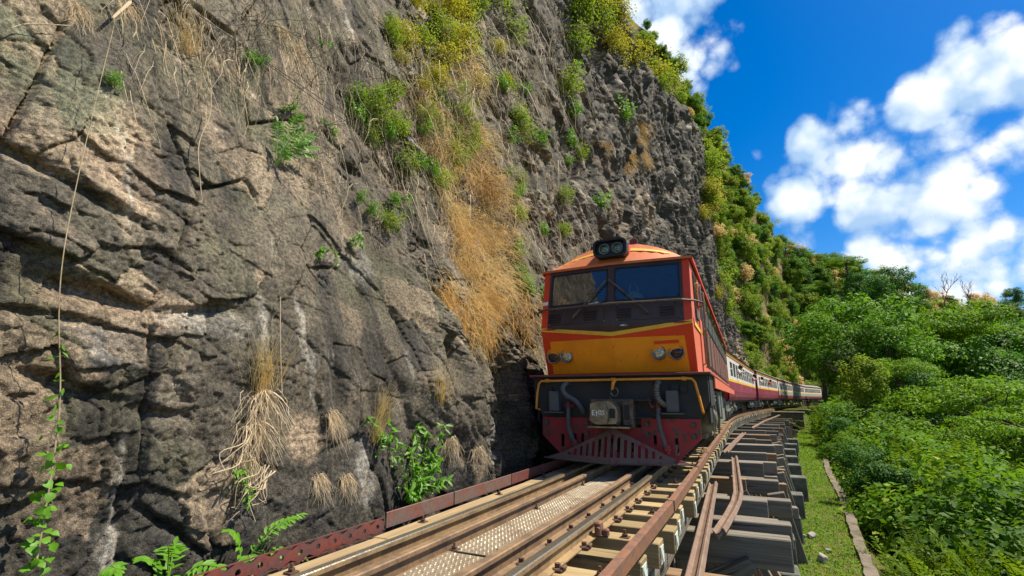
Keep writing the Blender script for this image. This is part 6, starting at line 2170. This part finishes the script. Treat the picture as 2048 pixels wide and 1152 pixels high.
# leafy green plant by the edge plate
B = tipp(815, 1005, .06); r = empty('green_plant', B); tag(r, 'dense bright green plant growing against the rock behind the grey edge plate', 'plant')
for (t, o_) in (((820, 850), .1), ((850, 862), .12), ((875, 850), .1), ((775, 858), .1), ((722, 832), .08), ((800, 900), .2), ((845, 905), .22), ((870, 930), .2), ((790, 935), .25), ((825, 930), .3), ((858, 965), .25), ((795, 970), .28), ((830, 975), .3), ((775, 985), .2)):
    T_ = tipp(t[0], t[1], o_); cc = curve([B, B.lerp(T_, .5) + Vector((.02, -.02, .03)) + jv(.03), T_], 7)
    MB().tube([p - r.location for p in cc], [.005 * (1 - .08 * i) for i in range(len(cc) - 1)] + [.002], 5).build('stalk', M['green_stem'], r)
    for i in range(3, len(cc)):
        for k in range(2 if i < 9 else 3): put_leaf(LF['lance'], r, cc[i] + jv(.015), jv(1.0) + Vector((.35, -.25, -.1)), Vector((.5, -.3, .8)) + jv(.5), rnd.uniform(.75, 1.15))
# small sprigs along cracks
for x, y, lb in ((640, 90, 'leafy sprig hanging from the top tangle'), (585, 215, 'leafy sprig above the bright fern'), (665, 255, 'leafy sprig right of the bright fern'), (480, 945, 'sprig in the pale root strands'), (755, 870, 'sprig above the dense green plant'), (790, 325, 'leafy sprig on the bare vines'), (800, 400, 'leafy sprig lower on the bare vines'), (640, 495, 'leafy sprig under the bare vines'), (700, 480, 'leafy sprig on the smooth slab')):
    B = tipp(x, y, .03); r = empty('sprig', B); tag(r, lb, 'plant')
    for k in range(4):
        T_ = B + Vector((rnd.uniform(-.2, .2), rnd.uniform(-.2, .05), rnd.uniform(-.22, .12))); cc = curve([B, B.lerp(T_, .5) + jv(.04) + Vector((.05, -.03, 0)), T_], 4)
        MB().tube([p - r.location for p in cc], .003, 4).build('stalk', M['green_stem'], r)
        for i in range(1, len(cc)):
            for k2 in range(2): put_leaf(LF['lance'], r, cc[i], jv(1) + Vector((.3, -.2, -.2)), Vector((.5, -.3, .8)) + jv(.5), rnd.uniform(.45, .7))
# broken white branch
P = [tipp(218, -8, .18), tipp(226, 18, .16), tipp(205, 50, .12)]
o = MB().tube([p - P[0] for p in P], [.018, .016, .010], 7).build('broken_branch', M['straw_pale']); o.location = P[0]; tag(o, 'broken whitish branch poking out at the top left of the rock', 'branch')
# thin hanging stems
for pix, lb in (([(404, 168), (398, 230), (385, 300), (380, 360), (378, 402)], 'thin pale stem hanging alone down the smooth near rock'), ([(0, 68), (60, 70), (128, 70)], 'level straw stem at the upper left edge'), ([(545, 600), (552, 700), (548, 790)], 'long yellow stem above the large pale tuft'), ([(255, 40), (262, 70), (258, 95)], 'short stem under the broken branch')):
    c = curve(wall_path(pix, .10), 6); o = MB().tube([p - c[0] for p in c], .0045, 5).build('hanging_stem', M['vine_stem']); o.location = c[0]; tag(o, lb, 'stem')
# crooked roots low on the pale tuft
for k in range(16):
    x, y = rnd.uniform(470, 545), rnd.uniform(850, 960)
    P = wall_path([(x, y), (x - rnd.uniform(5, 25), y + rnd.uniform(15, 35)), (x - rnd.uniform(10, 55), y + rnd.uniform(30, 70)), (x - rnd.uniform(20, 80), y + rnd.uniform(50, 95))], [.06, .10, .09, .06])
    c = curve(P, 4); o = MB().tube([p - c[0] for p in c], [.006 * (1 - .7 * i / len(c)) for i in range(len(c))], 5).build('root_strand', M['straw_pale']); o.location = c[0]; tag(o, 'pale crooked root strand hanging below the large dry tuft', 'root', 'root strands under the dry tuft')
# cables strung across the rock
M['cable'] = m_plain('black cable', (.02, .02, .02), .6)
for pix, sag, lb in (([(330, 60), (1100, 470)], .2, 'upper thin dark cable running slantwise across the rock'), ([(470, 150), (1110, 505)], .3, 'lower thin dark cable running slantwise across the rock')):
    A_, B_ = tipp(*pix[0], .35), tipp(*pix[1], .6); c = [A_.lerp(B_, k / 24) - Vector((0, 0, sag * 4 * (k / 24) * (1 - k / 24))) for k in range(25)]
    o = MB().tube([p - A_ for p in c], .004, 5).build('cable', M['cable']); o.location = A_; tag(o, lb, 'cable')

# ------------------------------------------------------------------ grass and ground cover on the ledge
r = np.random.RandomState(5)
def cover(name, n, smin, smax, size, mat, wd=.5, dens=1.0):
    u = r.rand(n); s = smin + (smax - smin) * u ** 1.6
    e_ = ledge_edge(s); lo = np.interp(s, [-5, 5, 20, 50], [1.9, 2.1, 2.4, 2.6]); l = lo + (e_ - .03 - lo) * r.rand(n)
    keep = fbm(s * 1.1, l * 1.1, 3, 211) > -.28 + .2 * r.normal(size=n)
    s, l = s[keep], l[keep]
    P = track_np(s, l, ground_z(s, l))
    sz = size * (.5 + r.rand(len(s))) * (1 + .022 * s.clip(0))
    D = np.stack([r.normal(size=len(s)) * .7, r.normal(size=len(s)) * .7, .25 + r.rand(len(s))], 1)
    V, F = leaves_np(P - np.array([0, 0, .01]), D, unit(np.stack([r.normal(size=len(s)), r.normal(size=len(s)), 1.2 + r.rand(len(s))], 1)), sz, sz * wd, .15)
    o = link(bpy.data.objects.new(name, np_mesh(name, V, F, [mat]))); tag(o, 'short bright green grass covering the ledge between trestle and low wall', 'grass', kind='stuff')


cover('ledge_grass', 60000, -4, 56, .050, M['grass'], .42)

# dead grey stems standing in the thicket at the right
for k in range(14):
    p = at_z(rnd.uniform(1830, 2040), rnd.uniform(985, 1120), -3.6)
    s_, l_ = to_track(p.x, p.y); p.z = float(ground_z(s_, l_)) + rnd.uniform(.5, .9)
    o = inst('dead_stem', rnd.choice(TWIG), None, p, (R(rnd.uniform(60, 100)), 0, rnd.uniform(0, 6.28)), rnd.uniform(1.2, 1.9))
    tag(o, 'bare grey stems sticking out of the bushes at the lower right', 'stems', 'dead stems in the thicket')
